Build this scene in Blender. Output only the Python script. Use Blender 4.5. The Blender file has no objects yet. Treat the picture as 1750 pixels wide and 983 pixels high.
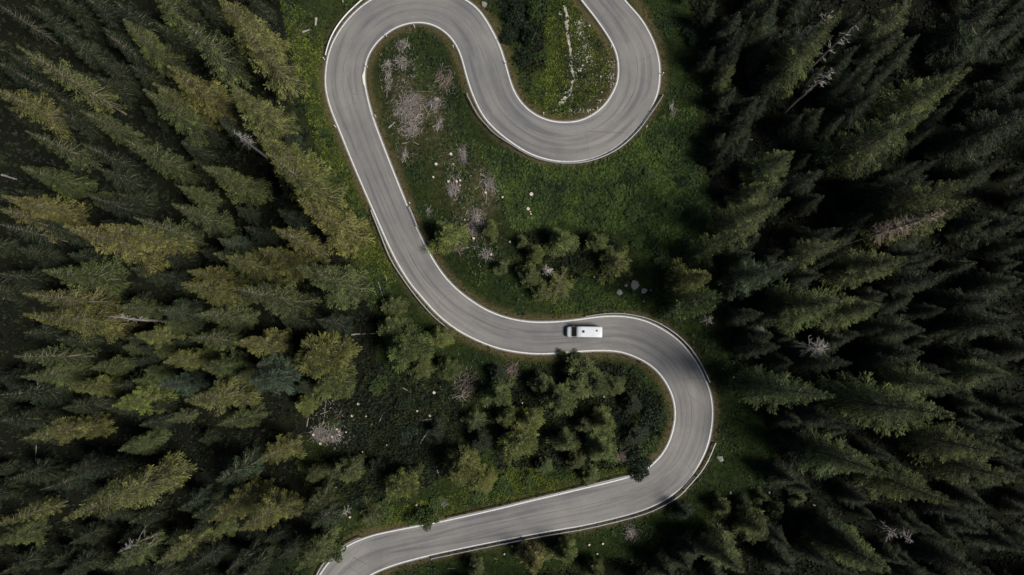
import bpy, bmesh, math, random
import numpy as np
from mathutils import Vector, noise

rnd = random.Random(7)
R = np.random.default_rng(11)
scene = bpy.context.scene
COL = scene.collection

# ------------------------------------------------------------------ camera, sky, sun, exposure
CAM_H = 125.0
F_PX = 1215.0                 # focal length in units of the 1750-wide frame
TILT = math.atan(108.5 / F_PX)
cam_d = bpy.data.cameras.new("camera")
cam = bpy.data.objects.new("camera", cam_d)
COL.objects.link(cam)
cam.location = (0, 0, CAM_H)
cam.rotation_euler = (TILT, 0, 0)
cam_d.sensor_width = 36.0
cam_d.lens = 36.0 * F_PX / 1750.0
cam_d.clip_start = 0.5
cam_d.clip_end = 6000
scene.camera = cam

SUN_EL, SUN_AZ = math.radians(53), math.atan2(0.92, -0.38)   # azimuth measured from +Y towards +X
world = bpy.data.worlds.new("World")
scene.world = world
world.use_nodes = True
wn = world.node_tree.nodes
bg = wn["Background"]
sky = wn.new("ShaderNodeTexSky")
sky.sky_type = 'NISHITA'
sky.sun_disc = False
sky.sun_elevation = SUN_EL
sky.sun_rotation = SUN_AZ
world.node_tree.links.new(sky.outputs[0], bg.inputs[0])
bg.inputs[1].default_value = 0.05

sun_d = bpy.data.lights.new("sun", 'SUN')
sun_d.energy = 4.7
sun_d.angle = math.radians(18)
sun_d.color = (1.0, 0.95, 0.87)
sun = bpy.data.objects.new("sun", sun_d)
COL.objects.link(sun)
to_sun = Vector((math.sin(SUN_AZ) * math.cos(SUN_EL), math.cos(SUN_AZ) * math.cos(SUN_EL), math.sin(SUN_EL)))
sun.rotation_euler = to_sun.to_track_quat('Z', 'Y').to_euler()
sun.location = (40, -40, 160)

scene.view_settings.view_transform = 'Standard'
scene.view_settings.look = 'None'
scene.view_settings.exposure = 0.18
scene.view_settings.gamma = 1.0
scene.cycles.max_bounces = 5
scene.cycles.diffuse_bounces = 2
scene.cycles.transparent_max_bounces = 6

# ------------------------------------------------------------------ terrain and the pixel -> ground map used while laying out
SLOPE = 0.07
def plane_z(x, y):
    return SLOPE * y + 0.01 * x
cT, sT = math.cos(TILT), math.sin(TILT)
def ray(px, py):
    a, b = (px - 875.0) / F_PX, -(py - 491.5) / F_PX
    return (a, b * cT + sT, b * sT - cT)
def at(px, py, h=0.0):
    dx, dy, dz = ray(px, py)
    t = (CAM_H - h) / (SLOPE * dy + 0.01 * dx - dz)
    return (dx * t, dy * t)
def to_px(x, y, z):
    vz = z - CAM_H
    yc = y * cT + vz * sT
    zc = -y * sT + vz * cT
    return (875 + F_PX * x / -zc, 491.5 - F_PX * yc / -zc)

# ------------------------------------------------------------------ small helpers
def catmull(pts, n=14):
    P = [np.array(p, float) for p in pts]
    P = [2 * P[0] - P[1]] + P + [2 * P[-1] - P[-2]]
    out = []
    for i in range(1, len(P) - 2):
        p0, p1, p2, p3 = P[i - 1:i + 3]
        for k in range(n):
            t = k / n
            out.append(0.5 * ((2 * p1) + (-p0 + p2) * t + (2 * p0 - 5 * p1 + 4 * p2 - p3) * t * t + (-p0 + 3 * p1 - 3 * p2 + p3) * t ** 3))
    out.append(P[-2])
    return np.array(out)
def resample(poly, n=None, step=None):
    d = np.r_[0, np.cumsum(np.linalg.norm(np.diff(poly, axis=0), axis=1))]
    if n is None:
        n = max(2, int(d[-1] / step) + 1)
    s = np.linspace(0, d[-1], n)
    return np.stack([np.interp(s, d, poly[:, k]) for k in range(poly.shape[1])], 1)
def smooth(poly, it=3):
    p = poly.copy()
    for _ in range(it):
        p[1:-1] = 0.25 * p[:-2] + 0.5 * p[1:-1] + 0.25 * p[2:]
    return p
def normals2(poly):
    t = np.gradient(poly[:, :2], axis=0)
    t /= np.linalg.norm(t, axis=1)[:, None] + 1e-9
    return np.stack([-t[:, 1], t[:, 0]], 1)
def mesh_from(name, verts, faces, mats=(), smooth_shade=False, mat_idx=None, attrs=None, uv=None):
    me = bpy.data.meshes.new(name)
    verts = np.asarray(verts, np.float32)
    if isinstance(faces, np.ndarray):
        nf, k = faces.shape
        me.vertices.add(len(verts)); me.vertices.foreach_set("co", verts.ravel())
        me.loops.add(nf * k); me.loops.foreach_set("vertex_index", faces.astype(np.int32).ravel())
        me.polygons.add(nf)
        me.polygons.foreach_set("loop_start", np.arange(0, nf * k, k, dtype=np.int32))
        me.polygons.foreach_set("loop_total", np.full(nf, k, np.int32))
    else:
        me.from_pydata([tuple(v) for v in verts], [], faces)
    for m in mats:
        me.materials.append(m)
    if mat_idx is not None:
        me.polygons.foreach_set("material_index", np.asarray(mat_idx, np.int32))
    me.polygons.foreach_set("use_smooth", np.full(len(me.polygons), smooth_shade, bool))
    for k, v in (attrs or {}).items():
        a = me.attributes.new(k, 'FLOAT', 'POINT')
        a.data.foreach_set("value", np.asarray(v, np.float32))
    me.update(calc_edges=True)
    me.validate()
    return me
def link(name, data, parent=None):
    o = bpy.data.objects.new(name, data)
    COL.objects.link(o)
    if parent:
        o.parent = parent
    return o
def tag(o, label=None, cat=None, group=None, kind=None):
    if label: o["label"] = label
    if cat: o["category"] = cat
    if group: o["group"] = group
    if kind: o["kind"] = kind
    return o
def empty(name, loc, rz=0.0):
    o = bpy.data.objects.new(name, None)
    COL.objects.link(o)
    o.empty_display_size = 0.3
    o.location = loc
    o.rotation_euler = (0, 0, rz)
    return o
def tubes(segs, sides=4):
    """segs: list of (polyline Nx3, radii N) -> verts, quad faces"""
    V, Fc, n0 = [], [], 0
    for pts, rad in segs:
        pts = np.asarray(pts, float); n = len(pts)
        t = np.gradient(pts, axis=0); t /= np.linalg.norm(t, axis=1)[:, None] + 1e-9
        up = np.where(np.abs(t[:, 2:3]) > 0.9, np.array([[1.0, 0, 0]]), np.array([[0, 0, 1.0]]))
        s = np.cross(t, up); s /= np.linalg.norm(s, axis=1)[:, None] + 1e-9
        u = np.cross(s, t)
        ang = np.arange(sides) * 2 * math.pi / sides
        ring = pts[:, None, :] + (np.cos(ang)[None, :, None] * s[:, None, :] + np.sin(ang)[None, :, None] * u[:, None, :]) * np.asarray(rad)[:, None, None]
        V.append(ring.reshape(-1, 3))
        i = np.arange(n - 1)[:, None] * sides; j = np.arange(sides)[None, :]; j2 = (j + 1) % sides
        Fc.append((np.stack([i + j, i + j2, i + sides + j2, i + sides + j], -1).reshape(-1, 4)) + n0)
        n0 += n * sides
        for base in (0, (n - 1) * sides):     # end caps as degenerate-free quads when sides == 4
            if sides == 4:
                q = np.array([[0, 1, 2, 3]]) + base + n0 - n * sides
                Fc.append(q if base else q[:, ::-1])
    return np.concatenate(V), np.concatenate(Fc)

# ------------------------------------------------------------------ materials
def mat(name):
    m = bpy.data.materials.new(name); m.use_nodes = True
    nt = m.node_tree
    return m, nt, nt.nodes, nt.links, nt.nodes["Principled BSDF"]
def ramp(nodes, stops):
    r = nodes.new("ShaderNodeValToRGB")
    e = r.color_ramp.elements
    while len(e) < len(stops): e.new(0.5)
    for el, (p, c) in zip(e, stops):
        el.position = p; el.color = (*c, 1)
    return r
def noise_node(nodes, links, vec, scale, detail=4, rough=0.6):
    n = nodes.new("ShaderNodeTexNoise")
    n.inputs["Scale"].default_value = scale; n.inputs["Detail"].default_value = detail; n.inputs["Roughness"].default_value = rough
    if vec is not None: links.new(vec, n.inputs["Vector"])
    return n
def mixc(nodes, links, a, b, fac, mode='MIX'):
    n = nodes.new("ShaderNodeMix"); n.data_type = 'RGBA'; n.blend_type = mode
    for sock, val in ((n.inputs[6], a), (n.inputs[7], b), (n.inputs[0], fac)):
        if hasattr(val, "links"): links.new(val, sock)
        elif isinstance(val, tuple): sock.default_value = (*val, 1)
        else: sock.default_value = val
    return n.outputs[2]
def simple(name, color, rough=0.6, metal=0.0, var=0.25, scale=3.0):
    m, nt, N, L, b = mat(name)
    tc = N.new("ShaderNodeTexCoord")
    nz = noise_node(N, L, tc.outputs["Object"], scale)
    r = ramp(N, [(0.3, tuple(c * (1 - var) for c in color)), (0.7, tuple(min(1, c * (1 + var)) for c in color))])
    L.new(nz.outputs[0], r.inputs[0]); L.new(r.outputs[0], b.inputs["Base Color"])
    b.inputs["Roughness"].default_value = rough; b.inputs["Metallic"].default_value = metal
    return m

def foliage_mat(name, tipcol, rough=0.7, patchy=False):
    """needles: each tree's own green (object colour), pale new growth on the shoot ends"""
    m, nt, N, L, b = mat(name)
    oi = N.new("ShaderNodeObjectInfo")
    at_ = N.new("ShaderNodeAttribute"); at_.attribute_name = "tip"
    geo = N.new("ShaderNodeTexCoord")
    nz = noise_node(N, L, geo.outputs["Object"], 0.9, 3)
    rp = ramp(N, [(0.3, (0.62, 0.70, 0.66)), (0.72, (1.35, 1.25, 1.05))])
    L.new(nz.outputs[0], rp.inputs[0])
    c1 = mixc(N, L, oi.outputs["Color"], rp.outputs[0], 1.0, 'MULTIPLY')
    if not patchy and "needles" in name:
        an = N.new("ShaderNodeAttribute"); an.attribute_name = "tone"
        c1 = mixc(N, L, c1, an.outputs["Color"], 1.0, 'MULTIPLY')
    if patchy:
        nb_ = noise_node(N, L, geo.outputs["Object"], 0.22, 5, 0.7)
        rq = ramp(N, [(0.36, (0.40, 0.52, 0.62)), (0.5, (0.95, 0.95, 0.95)), (0.64, (1.45, 1.42, 1.1))]); L.new(nb_.outputs[0], rq.inputs[0])
        c1 = mixc(N, L, c1, rq.outputs[0], 1.0, 'MULTIPLY')
    c2 = mixc(N, L, c1, tipcol, 1.0, 'MULTIPLY')
    mm = N.new("ShaderNodeMath"); mm.operation = 'MULTIPLY'; mm.inputs[1].default_value = 0.75
    L.new(at_.outputs["Fac"], mm.inputs[0])
    c3 = mixc(N, L, c1, c2, mm.outputs[0])
    L.new(c3, b.inputs["Base Color"])
    b.inputs["Roughness"].default_value = rough
    b.inputs["Specular IOR Level"].default_value = 0.25
    tr = N.new("ShaderNodeBsdfTranslucent"); L.new(c3, tr.inputs[0])
    ms = N.new("ShaderNodeMixShader"); ms.inputs[0].default_value = 0.12
    L.new(b.outputs[0], ms.inputs[1]); L.new(tr.outputs[0], ms.inputs[2])
    L.new(ms.outputs[0], N["Material Output"].inputs[0])
    return m
M_NEEDLE = foliage_mat("spruce_needles", (2.6, 2.5, 1.7))
M_GRASS = foliage_mat("grass_blades", (1.9, 1.9, 1.3), 0.7, True)
M_LARCH = foliage_mat("larch_needles", (1.5, 1.4, 1.0))
M_LEAF = foliage_mat("bush_leaves", (1.4, 1.4, 1.1), 0.55)
M_BARK = simple("spruce_bark", (0.16, 0.13, 0.10), 0.9, 0, 0.45, 2.5)
M_TWIG = simple("lichen_twigs", (0.17, 0.15, 0.10), 0.9, 0, 0.35, 1.5)
M_DEAD = simple("weathered_wood", (0.22, 0.20, 0.185), 0.85, 0, 0.4, 1.5)
M_DEADBROWN = simple("dry_needles", (0.20, 0.15, 0.12), 0.9, 0, 0.35, 1.0)
def stick_mat(name, lo, hi):
    m, nt, N, L, b = mat(name)
    a = N.new("ShaderNodeAttribute"); a.attribute_name = "tip"
    r = ramp(N, [(0.0, lo), (1.0, hi)]); L.new(a.outputs["Fac"], r.inputs[0]); L.new(r.outputs[0], b.inputs["Base Color"])
    b.inputs["Roughness"].default_value = .9
    return m
M_STICK = stick_mat("dry_sticks", (0.075, 0.064, 0.056), (0.28, 0.258, 0.232))
M_STICKD = stick_mat("brown_sticks", (0.05, 0.037, 0.030), (0.22, 0.17, 0.145))
M_CUT = simple("fresh_cut_wood", (0.46, 0.385, 0.32), 0.75, 0, 0.12, 6)
M_ROCK = simple("limestone", (0.19, 0.182, 0.18), 0.9, 0, 0.45, 1.8)
M_STONE = simple("white_stone", (0.36, 0.34, 0.31), 0.9, 0, 0.3, 3)
M_STEEL = simple("galvanised_steel", (0.30, 0.31, 0.32), 0.5, 0.5, 0.1, 0.6)
M_POSTW = simple("white_plastic", (0.80, 0.79, 0.76), 0.5, 0, 0.03)
M_BLACK = simple("black_rubber", (0.02, 0.02, 0.022), 0.6)
M_VAN = simple("white_van_paint", (0.56, 0.58, 0.60), 0.22, 0, 0.02)
M_GLASS = simple("dark_glass", (0.012, 0.015, 0.018), 0.08)
M_TRIM = simple("grey_plastic", (0.09, 0.09, 0.095), 0.55)
M_LAMP = simple("headlight_lens", (0.55, 0.58, 0.60), 0.1)
M_TAIL = simple("tail_light_lens", (0.35, 0.02, 0.02), 0.15)
M_SOIL = simple("bare_soil", (0.16, 0.12, 0.095), 0.95, 0, 0.4, 1.2)
M_PATH = simple("trodden_gravel", (0.30, 0.275, 0.235), 0.95, 0, 0.45, 1.6)

# ------------------------------------------------------------------ the road: edge lines traced at their stations
EA = [(840, -235), (902, -138), (958, -52), (975, -27), (993.9, 0), (1019.8, 33), (1044, 69.2), (1053.6, 89.9), (1057.5, 114), (1056.2, 138), (1049.5, 155.5), (1033, 181.4), (1006.3, 201), (985.7, 208.2), (961, 209.8), (936.3, 206.1), (911.7, 194.8), (891, 176.3), (876.7, 152.6), (867.7, 124), (855.6, 83), (840, 51), (830.5, 34.6), (816.7, 15.6), (795.9, 0), (770, -12), (715, -20), (665, -13), (634.2, 0), (616, 13), (597, 31), (579.8, 53.6), (567.7, 76), (559.9, 100), (556.8, 124.5), (556.4, 147), (560.7, 169.5), (567, 190), (583.2, 229.2), (600.5, 272.4), (622.5, 324), (639.8, 363.2), (658.8, 406.5), (677.8, 446), (701, 483.5), (720.8, 507), (743.2, 532.6), (769.2, 555), (796.8, 572.4), (834.9, 589.7), (864.3, 598.3), (898.9, 603.5), (924.8, 604.9), (955.9, 603.3), (985, 601), (1011.9, 599.4), (1039.5, 599.1), (1063.8, 602), (1088, 610.7), (1110.4, 622.8), (1126, 636.6), (1138.5, 653.5), (1149.4, 675.9), (1154.5, 702), (1152, 729.5), (1144, 755.5), (1130.5, 779), (1108, 800.4), (1095, 808.8), (1057, 820.5), (982.3, 838.5), (900, 858), (847.5, 870.9), (750.7, 892.5), (707.8, 900.5), (641, 914.2), (623.8, 920.2), (601.3, 928.9), (580.5, 942.7), (563.2, 960), (546.8, 982.5), (535, 1006), (524, 1040), (512, 1100), (506, 1180), (512, 1260)]
EB = [(910, -235), (972, -142), (1031, -52), (1049, -27), (1066.9, 0), (1095.9, 33), (1115, 67.4), (1123.6, 91.6), (1127.6, 117.6), (1126.5, 145), (1121.5, 167), (1111.2, 187.6), (1088.6, 218.5), (1057.7, 248.3), (1026.9, 265.8), (996, 275), (961, 276.5), (932.2, 271.9), (903.4, 261.7), (870.5, 241), (845.8, 220.5), (827.3, 200), (811, 169), (799, 135), (789, 98), (778.6, 74.4), (763, 56.2), (742.3, 43.2), (718, 38), (692.2, 41.5), (671.4, 50.1), (650.7, 65.7), (635, 84.7), (625.6, 105.5), (622.7, 128), (624.7, 152.2), (628.3, 168), (636.8, 199.8), (650.7, 237.8), (668.8, 284.5), (684, 323), (698.6, 358), (712.4, 390.9), (729.7, 425.5), (749.5, 459), (770, 484.5), (795.1, 506.7), (829.7, 529.2), (864.3, 543), (898.9, 549.9), (924.8, 551.1), (959.4, 549.8), (997, 545.4), (1029.2, 541.2), (1056.8, 540.6), (1081, 543.2), (1107, 550.1), (1132.9, 563.1), (1158.9, 581.3), (1179.6, 603.8), (1196.9, 631.4), (1208, 655), (1215, 676), (1218, 707), (1215, 736.5), (1207.5, 767), (1195, 793), (1180, 817), (1153, 843.6), (1116, 865.2), (1074.9, 879.6), (1002.9, 897.1), (941, 907.6), (900, 915.2), (812.9, 932.3), (743.8, 947), (691.9, 960), (662.5, 969.5), (636, 981), (610, 1000), (594, 1030), (588, 1050), (576, 1105), (570, 1182), (576, 1258)]
STN = [((840, -235), (910, -235)), ((958, -52), (1031, -52)), ((993.9, 0), (1066.9, 0)), ((1057, 120), (1127.5, 120)), ((961, 209.8), (961, 276.5)), ((868, 126), (806, 155)), ((715, -20), (718, 38)), ((556.5, 135), (622.7, 128)), ((600.5, 272), (655, 250)), ((703, 487), (753, 464)), ((924.8, 604.9), (924.8, 551)), ((1039.5, 599), (1045, 540.5)), ((1154.5, 702), (1218, 707)), ((1095, 809), (1116, 865)), ((707, 900.7), (720, 952)), ((546.8, 982.5), (609, 1001)), ((524, 1040), (588, 1050)), ((512, 1260), (576, 1258))]
def world_poly(pxs):
    return smooth(resample(np.array([at(*p) for p in catmull(pxs)]), step=0.5), 8)
PA, PB = world_poly(EA), world_poly(EB)
def nearest_i(poly, p):
    return int(np.argmin(np.sum((poly[:, :2] - np.array(p)) ** 2, 1)))
ia = [nearest_i(PA, at(*s[0])) for s in STN]; ib = [nearest_i(PB, at(*s[1])) for s in STN]
ia[0] = ib[0] = 0; ia[-1] = len(PA) - 1; ib[-1] = len(PB) - 1
RA, RB = [], []
for k in range(len(STN) - 1):
    n = max(3, int(max(ia[k + 1] - ia[k], ib[k + 1] - ib[k]) * 0.7))
    a = resample(PA[ia[k]:ia[k + 1] + 1], n=n); b = resample(PB[ib[k]:ib[k + 1] + 1], n=n)
    RA.append(a[:-1]); RB.append(b[:-1])
RA, RB = np.concatenate(RA), np.concatenate(RB)
CEN = 0.5 * (RA + RB)
HALF = 0.5 * np.linalg.norm(RA - RB, axis=1)
ROAD_Z = 0.06
def dist_road(x, y, cen=None):
    """distance from the asphalt edge (negative on the road)"""
    x = np.atleast_1d(x).astype(float); y = np.atleast_1d(y).astype(float)
    out = np.full(x.shape, 1e9)
    C = CEN[::2]; Hf = HALF[::2]
    for s in range(0, len(x), 4000):
        d = np.hypot(x[s:s + 4000, None] - C[None, :, 0], y[s:s + 4000, None] - C[None, :, 1]) - Hf[None, :]
        out[s:s + 4000] = d.min(1)
    return out

# ------------------------------------------------------------------ ground sheet
def bump_z(x, y):
    return (0.9 * np.sin(x * 0.071 + 1.3) * np.sin(y * 0.083 + 0.4) + 0.45 * np.sin(x * 0.19 + y * 0.11) + 0.22 * np.sin(x * 0.41 - y * 0.37 + 2.0)
            + 0.10 * np.sin(x * 1.3 + y * 0.9) * np.sin(y * 1.1 - x * 0.4))
def ground_z(x, y, d=None):
    x = np.asarray(x, float); y = np.asarray(y, float)
    if d is None:
        d = dist_road(x.ravel(), y.ravel()).reshape(x.shape)
    k = np.clip((d - 0.8) / 7.0, 0, 1); k = k * k * (3 - 2 * k)
    return plane_z(x, y) + k * bump_z(x, y) - 0.05 * (d < 0.25)
def gz(x, y):
    return float(ground_z(np.array([x]), np.array([y]))[0])

def in_poly(poly, x, y):
    px, py = np.asarray(poly)[:, 0], np.asarray(poly)[:, 1]
    c = np.zeros(np.shape(x), bool); j = len(px) - 1
    for i in range(len(px)):
        cond = (py[i] > y) != (py[j] > y)
        c ^= cond & (x < (px[j] - px[i]) * (y - py[i]) / (py[j] - py[i] + 1e-12) + px[i])
        j = i
    return c
FOREST_PX = [
    [(-250, -250), (440, -250), (480, 0), (505, 120), (545, 250), (590, 370), (612, 480), (650, 560), (640, 620), (590, 700), (500, 760), (530, 840), (560, 900), (540, 983), (500, 1250), (-250, 1250)],
    [(1190, -250), (1180, 0), (1205, 200), (1215, 350), (1225, 440), (1235, 600), (1290, 690), (1330, 780), (1290, 860), (1200, 900), (1050, 960), (800, 1000), (760, 1250), (2000, 1250), (2000, -250)]]
FOREST = [[at(*p) for p in poly] for poly in FOREST_PX]
def forest_mask(x, y):
    return in_poly(FOREST[0], x, y) | in_poly(FOREST[1], x, y)

def axis(lo, hi, step, far):
    core = np.arange(lo, hi + 1e-6, step)
    ext = [hi]; s = step
    while ext[-1] < far:
        s *= 1.35; ext.append(ext[-1] + s)
    e = np.array(ext[1:])
    return np.r_[(lo - (e - hi))[::-1], core, e]
gx = axis(-112, 112, 0.55, 1800); gy = axis(-72, 76, 0.55, 1800)
X, Y = np.meshgrid(gx, gy)
xf, yf = X.ravel(), Y.ravel()
df = dist_road(xf, yf)
zf = ground_z(xf, yf, df)
def blob(cx, cy, rx, ry, p=1.0):
    w = at(cx, cy); s = 0.103
    return np.exp(-(((xf - w[0]) / (rx * s)) ** 2 + ((yf - w[1]) / (ry * s)) ** 2)) * p
verge = np.clip(1.25 - np.abs(df - 0.55) / 0.95, 0, 1) * (df > -0.6)
dry = np.clip(blob(700, 190, 42, 48, 0.9) + blob(745, 190, 30, 50, .6) + blob(690, 250, 22, 40, .6) + blob(760, 270, 40, 40, .5) + blob(640, 215, 14, 60, .4) + blob(820, 335, 55, 60, 0.9) + blob(1010, 110, 55, 85, 0.75) + blob(690, 110, 40, 70, 0.25) + blob(560, 690, 60, 45, 0.6) + blob(440, 725, 50, 30, 0.6)
              + blob(1100, 790, 25, 18, 0.8) + blob(530, 60, 60, 60, 0.35) + blob(590, 450, 40, 60, 0.25), 0, 1)
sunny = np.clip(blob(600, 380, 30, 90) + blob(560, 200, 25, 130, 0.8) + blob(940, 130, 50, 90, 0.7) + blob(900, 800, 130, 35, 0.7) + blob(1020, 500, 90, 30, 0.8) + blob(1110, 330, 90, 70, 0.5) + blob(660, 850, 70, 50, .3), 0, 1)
floor_and_shade = forest_mask(xf, yf).astype(float) * np.clip((df - 4) / 5, 0, 1)
floor_and_shade = np.maximum(floor_and_shade, np.clip(blob(640, 700, 90, 60, .9) + blob(690, 770, 100, 60, .9) + blob(590, 820, 70, 40, .9) + blob(960, 720, 120, 55, .9) + blob(1090, 700, 40, 60, .8) + blob(960, 430, 70, 40, .6) + blob(900, 50, 40, 80, .9) + blob(1180, 330, 30, 130, .5), 0, 1) * np.clip((df - 2) / 3, 0, 1))  # blobs paint tree shade into the clearings with the forest ground colour
floor_and_shade = np.maximum(floor_and_shade, ((np.abs(xf) > 112) | (np.abs(yf) > 75)).astype(float))
nx, ny = len(gx), len(gy)
i = (np.arange(ny - 1)[:, None] * nx + np.arange(nx - 1)[None, :]).ravel()
gf = np.stack([i, i + 1, i + nx + 1, i + nx], 1)

m, nt, N, L, b = mat("meadow_and_forest_floor")
tc = N.new("ShaderNodeTexCoord"); P = tc.outputs["Object"]
n1 = noise_node(N, L, P, 0.10, 5, 0.65); n2 = noise_node(N, L, P, 1.1, 5, 0.7); n3 = noise_node(N, L, P, 4.5, 3, 0.7); n0 = noise_node(N, L, P, 0.35, 3, 0.5)
def attr(nm):
    a = N.new("ShaderNodeAttribute"); a.attribute_name = nm; return a.outputs["Fac"]
r1 = ramp(N, [(0.35, (0.010, 0.018, 0.007)), (0.55, (0.017, 0.027, 0.008)), (0.7, (0.030, 0.035, 0.010))]); L.new(n1.outputs[0], r1.inputs[0])
r2 = ramp(N, [(0.35, (0.55, 0.6, 0.5)), (0.65, (1.35, 1.3, 1.2))]); L.new(n2.outputs[0], r2.inputs[0])
c = mixc(N, L, r1.outputs[0], r2.outputs[0], 1.0, 'MULTIPLY')
def masked(color_out, col, a, k, nz):
    mul = N.new("ShaderNodeMath"); mul.operation = 'MULTIPLY'; L.new(attr(a), mul.inputs[0])
    rr = ramp(N, [(0.32, (0.2, 0.2, 0.2) if a != 'floor_shade' else (0.75, 0.75, 0.75)), (0.62, (1, 1, 1))]); L.new(nz.outputs[0], rr.inputs[0])
    L.new(rr.outputs[0], mul.inputs[1])
    m2 = N.new("ShaderNodeMath"); m2.operation = 'MULTIPLY'; m2.inputs[1].default_value = k; L.new(mul.outputs[0], m2.inputs[0])
    return mixc(N, L, color_out, col, m2.outputs[0])
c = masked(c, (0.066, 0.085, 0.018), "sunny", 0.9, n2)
c = masked(c, (0.075, 0.062, 0.032), "dry", 0.85, n2)
c = masked(c, (0.006, 0.0065, 0.004), "floor_shade", 1.0, n0)  # dark needle litter in the forest, painted shade in the clearings
c = masked(c, (0.105, 0.080, 0.042), "verge", 0.85, n3)
L.new(c, b.inputs["Base Color"]); b.inputs["Roughness"].default_value = 0.95; b.inputs["Specular IOR Level"].default_value = 0.1
bp = N.new("ShaderNodeBump"); bp.inputs["Strength"].default_value = 0.9; bp.inputs["Distance"].default_value = 0.25
L.new(n3.outputs[0], bp.inputs["Height"]); L.new(bp.outputs[0], b.inputs["Normal"])
me = mesh_from("ground", np.stack([xf, yf, zf], 1), gf, [m], True, attrs={"verge": verge, "dry": dry, "sunny": sunny, "floor_shade": floor_and_shade})
tag(link("ground", me), kind='structure')

# ------------------------------------------------------------------ asphalt with across/along coordinates
nrm = (RA - RB) / (2 * HALF)[:, None]
OA, OB = RA + nrm * 0.30, RB - nrm * 0.30
along = np.r_[0, np.cumsum(np.linalg.norm(np.diff(CEN, axis=0), axis=1))]
K = 13
u = np.linspace(0, 1, K)
rv = OA[:, None, :] * (1 - u)[None, :, None] + OB[:, None, :] * u[None, :, None]
rx, ry = rv[..., 0].ravel(), rv[..., 1].ravel()
rz = plane_z(rx, ry) + ROAD_Z
n = len(CEN)
i = (np.arange(n - 1)[:, None] * K + np.arange(K - 1)[None, :]).ravel()
rf = np.stack([i, i + K, i + K + 1, i + 1], 1)
m, nt, N, L, b = mat("worn_asphalt")
au = N.new("ShaderNodeAttribute"); au.attribute_name = "across"
al = N.new("ShaderNodeAttribute"); al.attribute_name = "along"
cx = N.new("ShaderNodeCombineXYZ")
mu = N.new("ShaderNodeMath"); mu.operation = 'MULTIPLY'; mu.inputs[1].default_value = 6.5; L.new(au.outputs["Fac"], mu.inputs[0])
ml = N.new("ShaderNodeMath"); ml.operation = 'MULTIPLY'; ml.inputs[1].default_value = 0.045; L.new(al.outputs["Fac"], ml.inputs[0])
L.new(mu.outputs[0], cx.inputs[0]); L.new(ml.outputs[0], cx.inputs[1])
streak = noise_node(N, L, cx.outputs[0], 1.1, 6, 0.6); streak.inputs["Distortion"].default_value = 0.6
tcr = N.new("ShaderNodeTexCoord")
big = noise_node(N, L, tcr.outputs["Object"], 0.09, 4); fine = noise_node(N, L, tcr.outputs["Object"], 9.0, 4, 0.7)
ra = ramp(N, [(0.36, (0.112, 0.112, 0.115)), (0.5, (0.160, 0.157, 0.154)), (0.68, (0.184, 0.179, 0.173))]); L.new(streak.outputs[0], ra.inputs[0])
rb = ramp(N, [(0.35, (0.78, 0.79, 0.82)), (0.65, (1.14, 1.11, 1.07))]); L.new(big.outputs[0], rb.inputs[0])
rc = ramp(N, [(0.3, (0.80, 0.80, 0.80)), (0.7, (1.15, 1.15, 1.15))]); L.new(fine.outputs[0], rc.inputs[0])
c = mixc(N, L, ra.outputs[0], rb.outputs[0], 1.0, 'MULTIPLY')
c = mixc(N, L, c, rc.outputs[0], 1.0, 'MULTIPLY')
# hairline cracks
vor = N.new("ShaderNodeTexVoronoi"); vor.feature = 'DISTANCE_TO_EDGE'; vor.inputs["Scale"].default_value = 0.16
wob = noise_node(N, L, tcr.outputs["Object"], 0.6, 5, 0.7)
wv = mixc(N, L, tcr.outputs["Object"], wob.outputs[1], 0.06, 'ADD')
L.new(wv, vor.inputs["Vector"])
cr = ramp(N, [(0.0, (1, 1, 1)), (0.006, (0, 0, 0))]); L.new(vor.outputs["Distance"], cr.inputs[0])
cg = ramp(N, [(0.5, (0, 0, 0)), (0.62, (1, 1, 1))]); L.new(big.outputs[0], cg.inputs[0])
cm = mixc(N, L, cr.outputs[0], cg.outputs[0], 1.0, 'MULTIPLY')
c = mixc(N, L, c, (0.085, 0.085, 0.088), cm)
jn = noise_node(N, L, cx.outputs[0], 2.2, 4, 0.6)
js = N.new("ShaderNodeMath"); js.operation = 'MULTIPLY_ADD'; js.inputs[1].default_value = 0.10; L.new(jn.outputs[0], js.inputs[0]); L.new(au.outputs["Fac"], js.inputs[2])
jr = ramp(N, [(0.497, (0, 0, 0)), (0.503, (1, 1, 1)), (0.509, (1, 1, 1)), (0.516, (0, 0, 0))]); L.new(js.outputs[0], jr.inputs[0])
jm = ramp(N, [(0.48, (0, 0, 0)), (0.56, (0.8, 0.8, 0.8))]); L.new(streak.outputs[0], jm.inputs[0])
jf = mixc(N, L, jr.outputs[0], jm.outputs[0], 1.0, 'MULTIPLY')
c = mixc(N, L, c, (0.055, 0.055, 0.058), jf)
pv = N.new("ShaderNodeTexVoronoi"); pv.inputs["Scale"].default_value = 0.33; L.new(wv, pv.inputs["Vector"])
pr_ = ramp(N, [(0.0, (0.80, 0.80, 0.81)), (0.12, (1, 1, 1)), (0.9, (1, 1, 1)), (1.0, (1.10, 1.09, 1.07))]); L.new(pv.outputs["Color"], pr_.inputs[0])
c = mixc(N, L, c, pr_.outputs[0], 0.7, 'MULTIPLY')
L.new(c, b.inputs["Base Color"]); b.inputs["Roughness"].default_value = 0.85; b.inputs["Specular IOR Level"].default_value = 0.3
me = mesh_from("road", np.stack([rx, ry, rz], 1), rf, [m], True, attrs={"across": np.tile(u, n), "along": np.repeat(along, K)})
tag(link("road", me), kind='structure')

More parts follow.
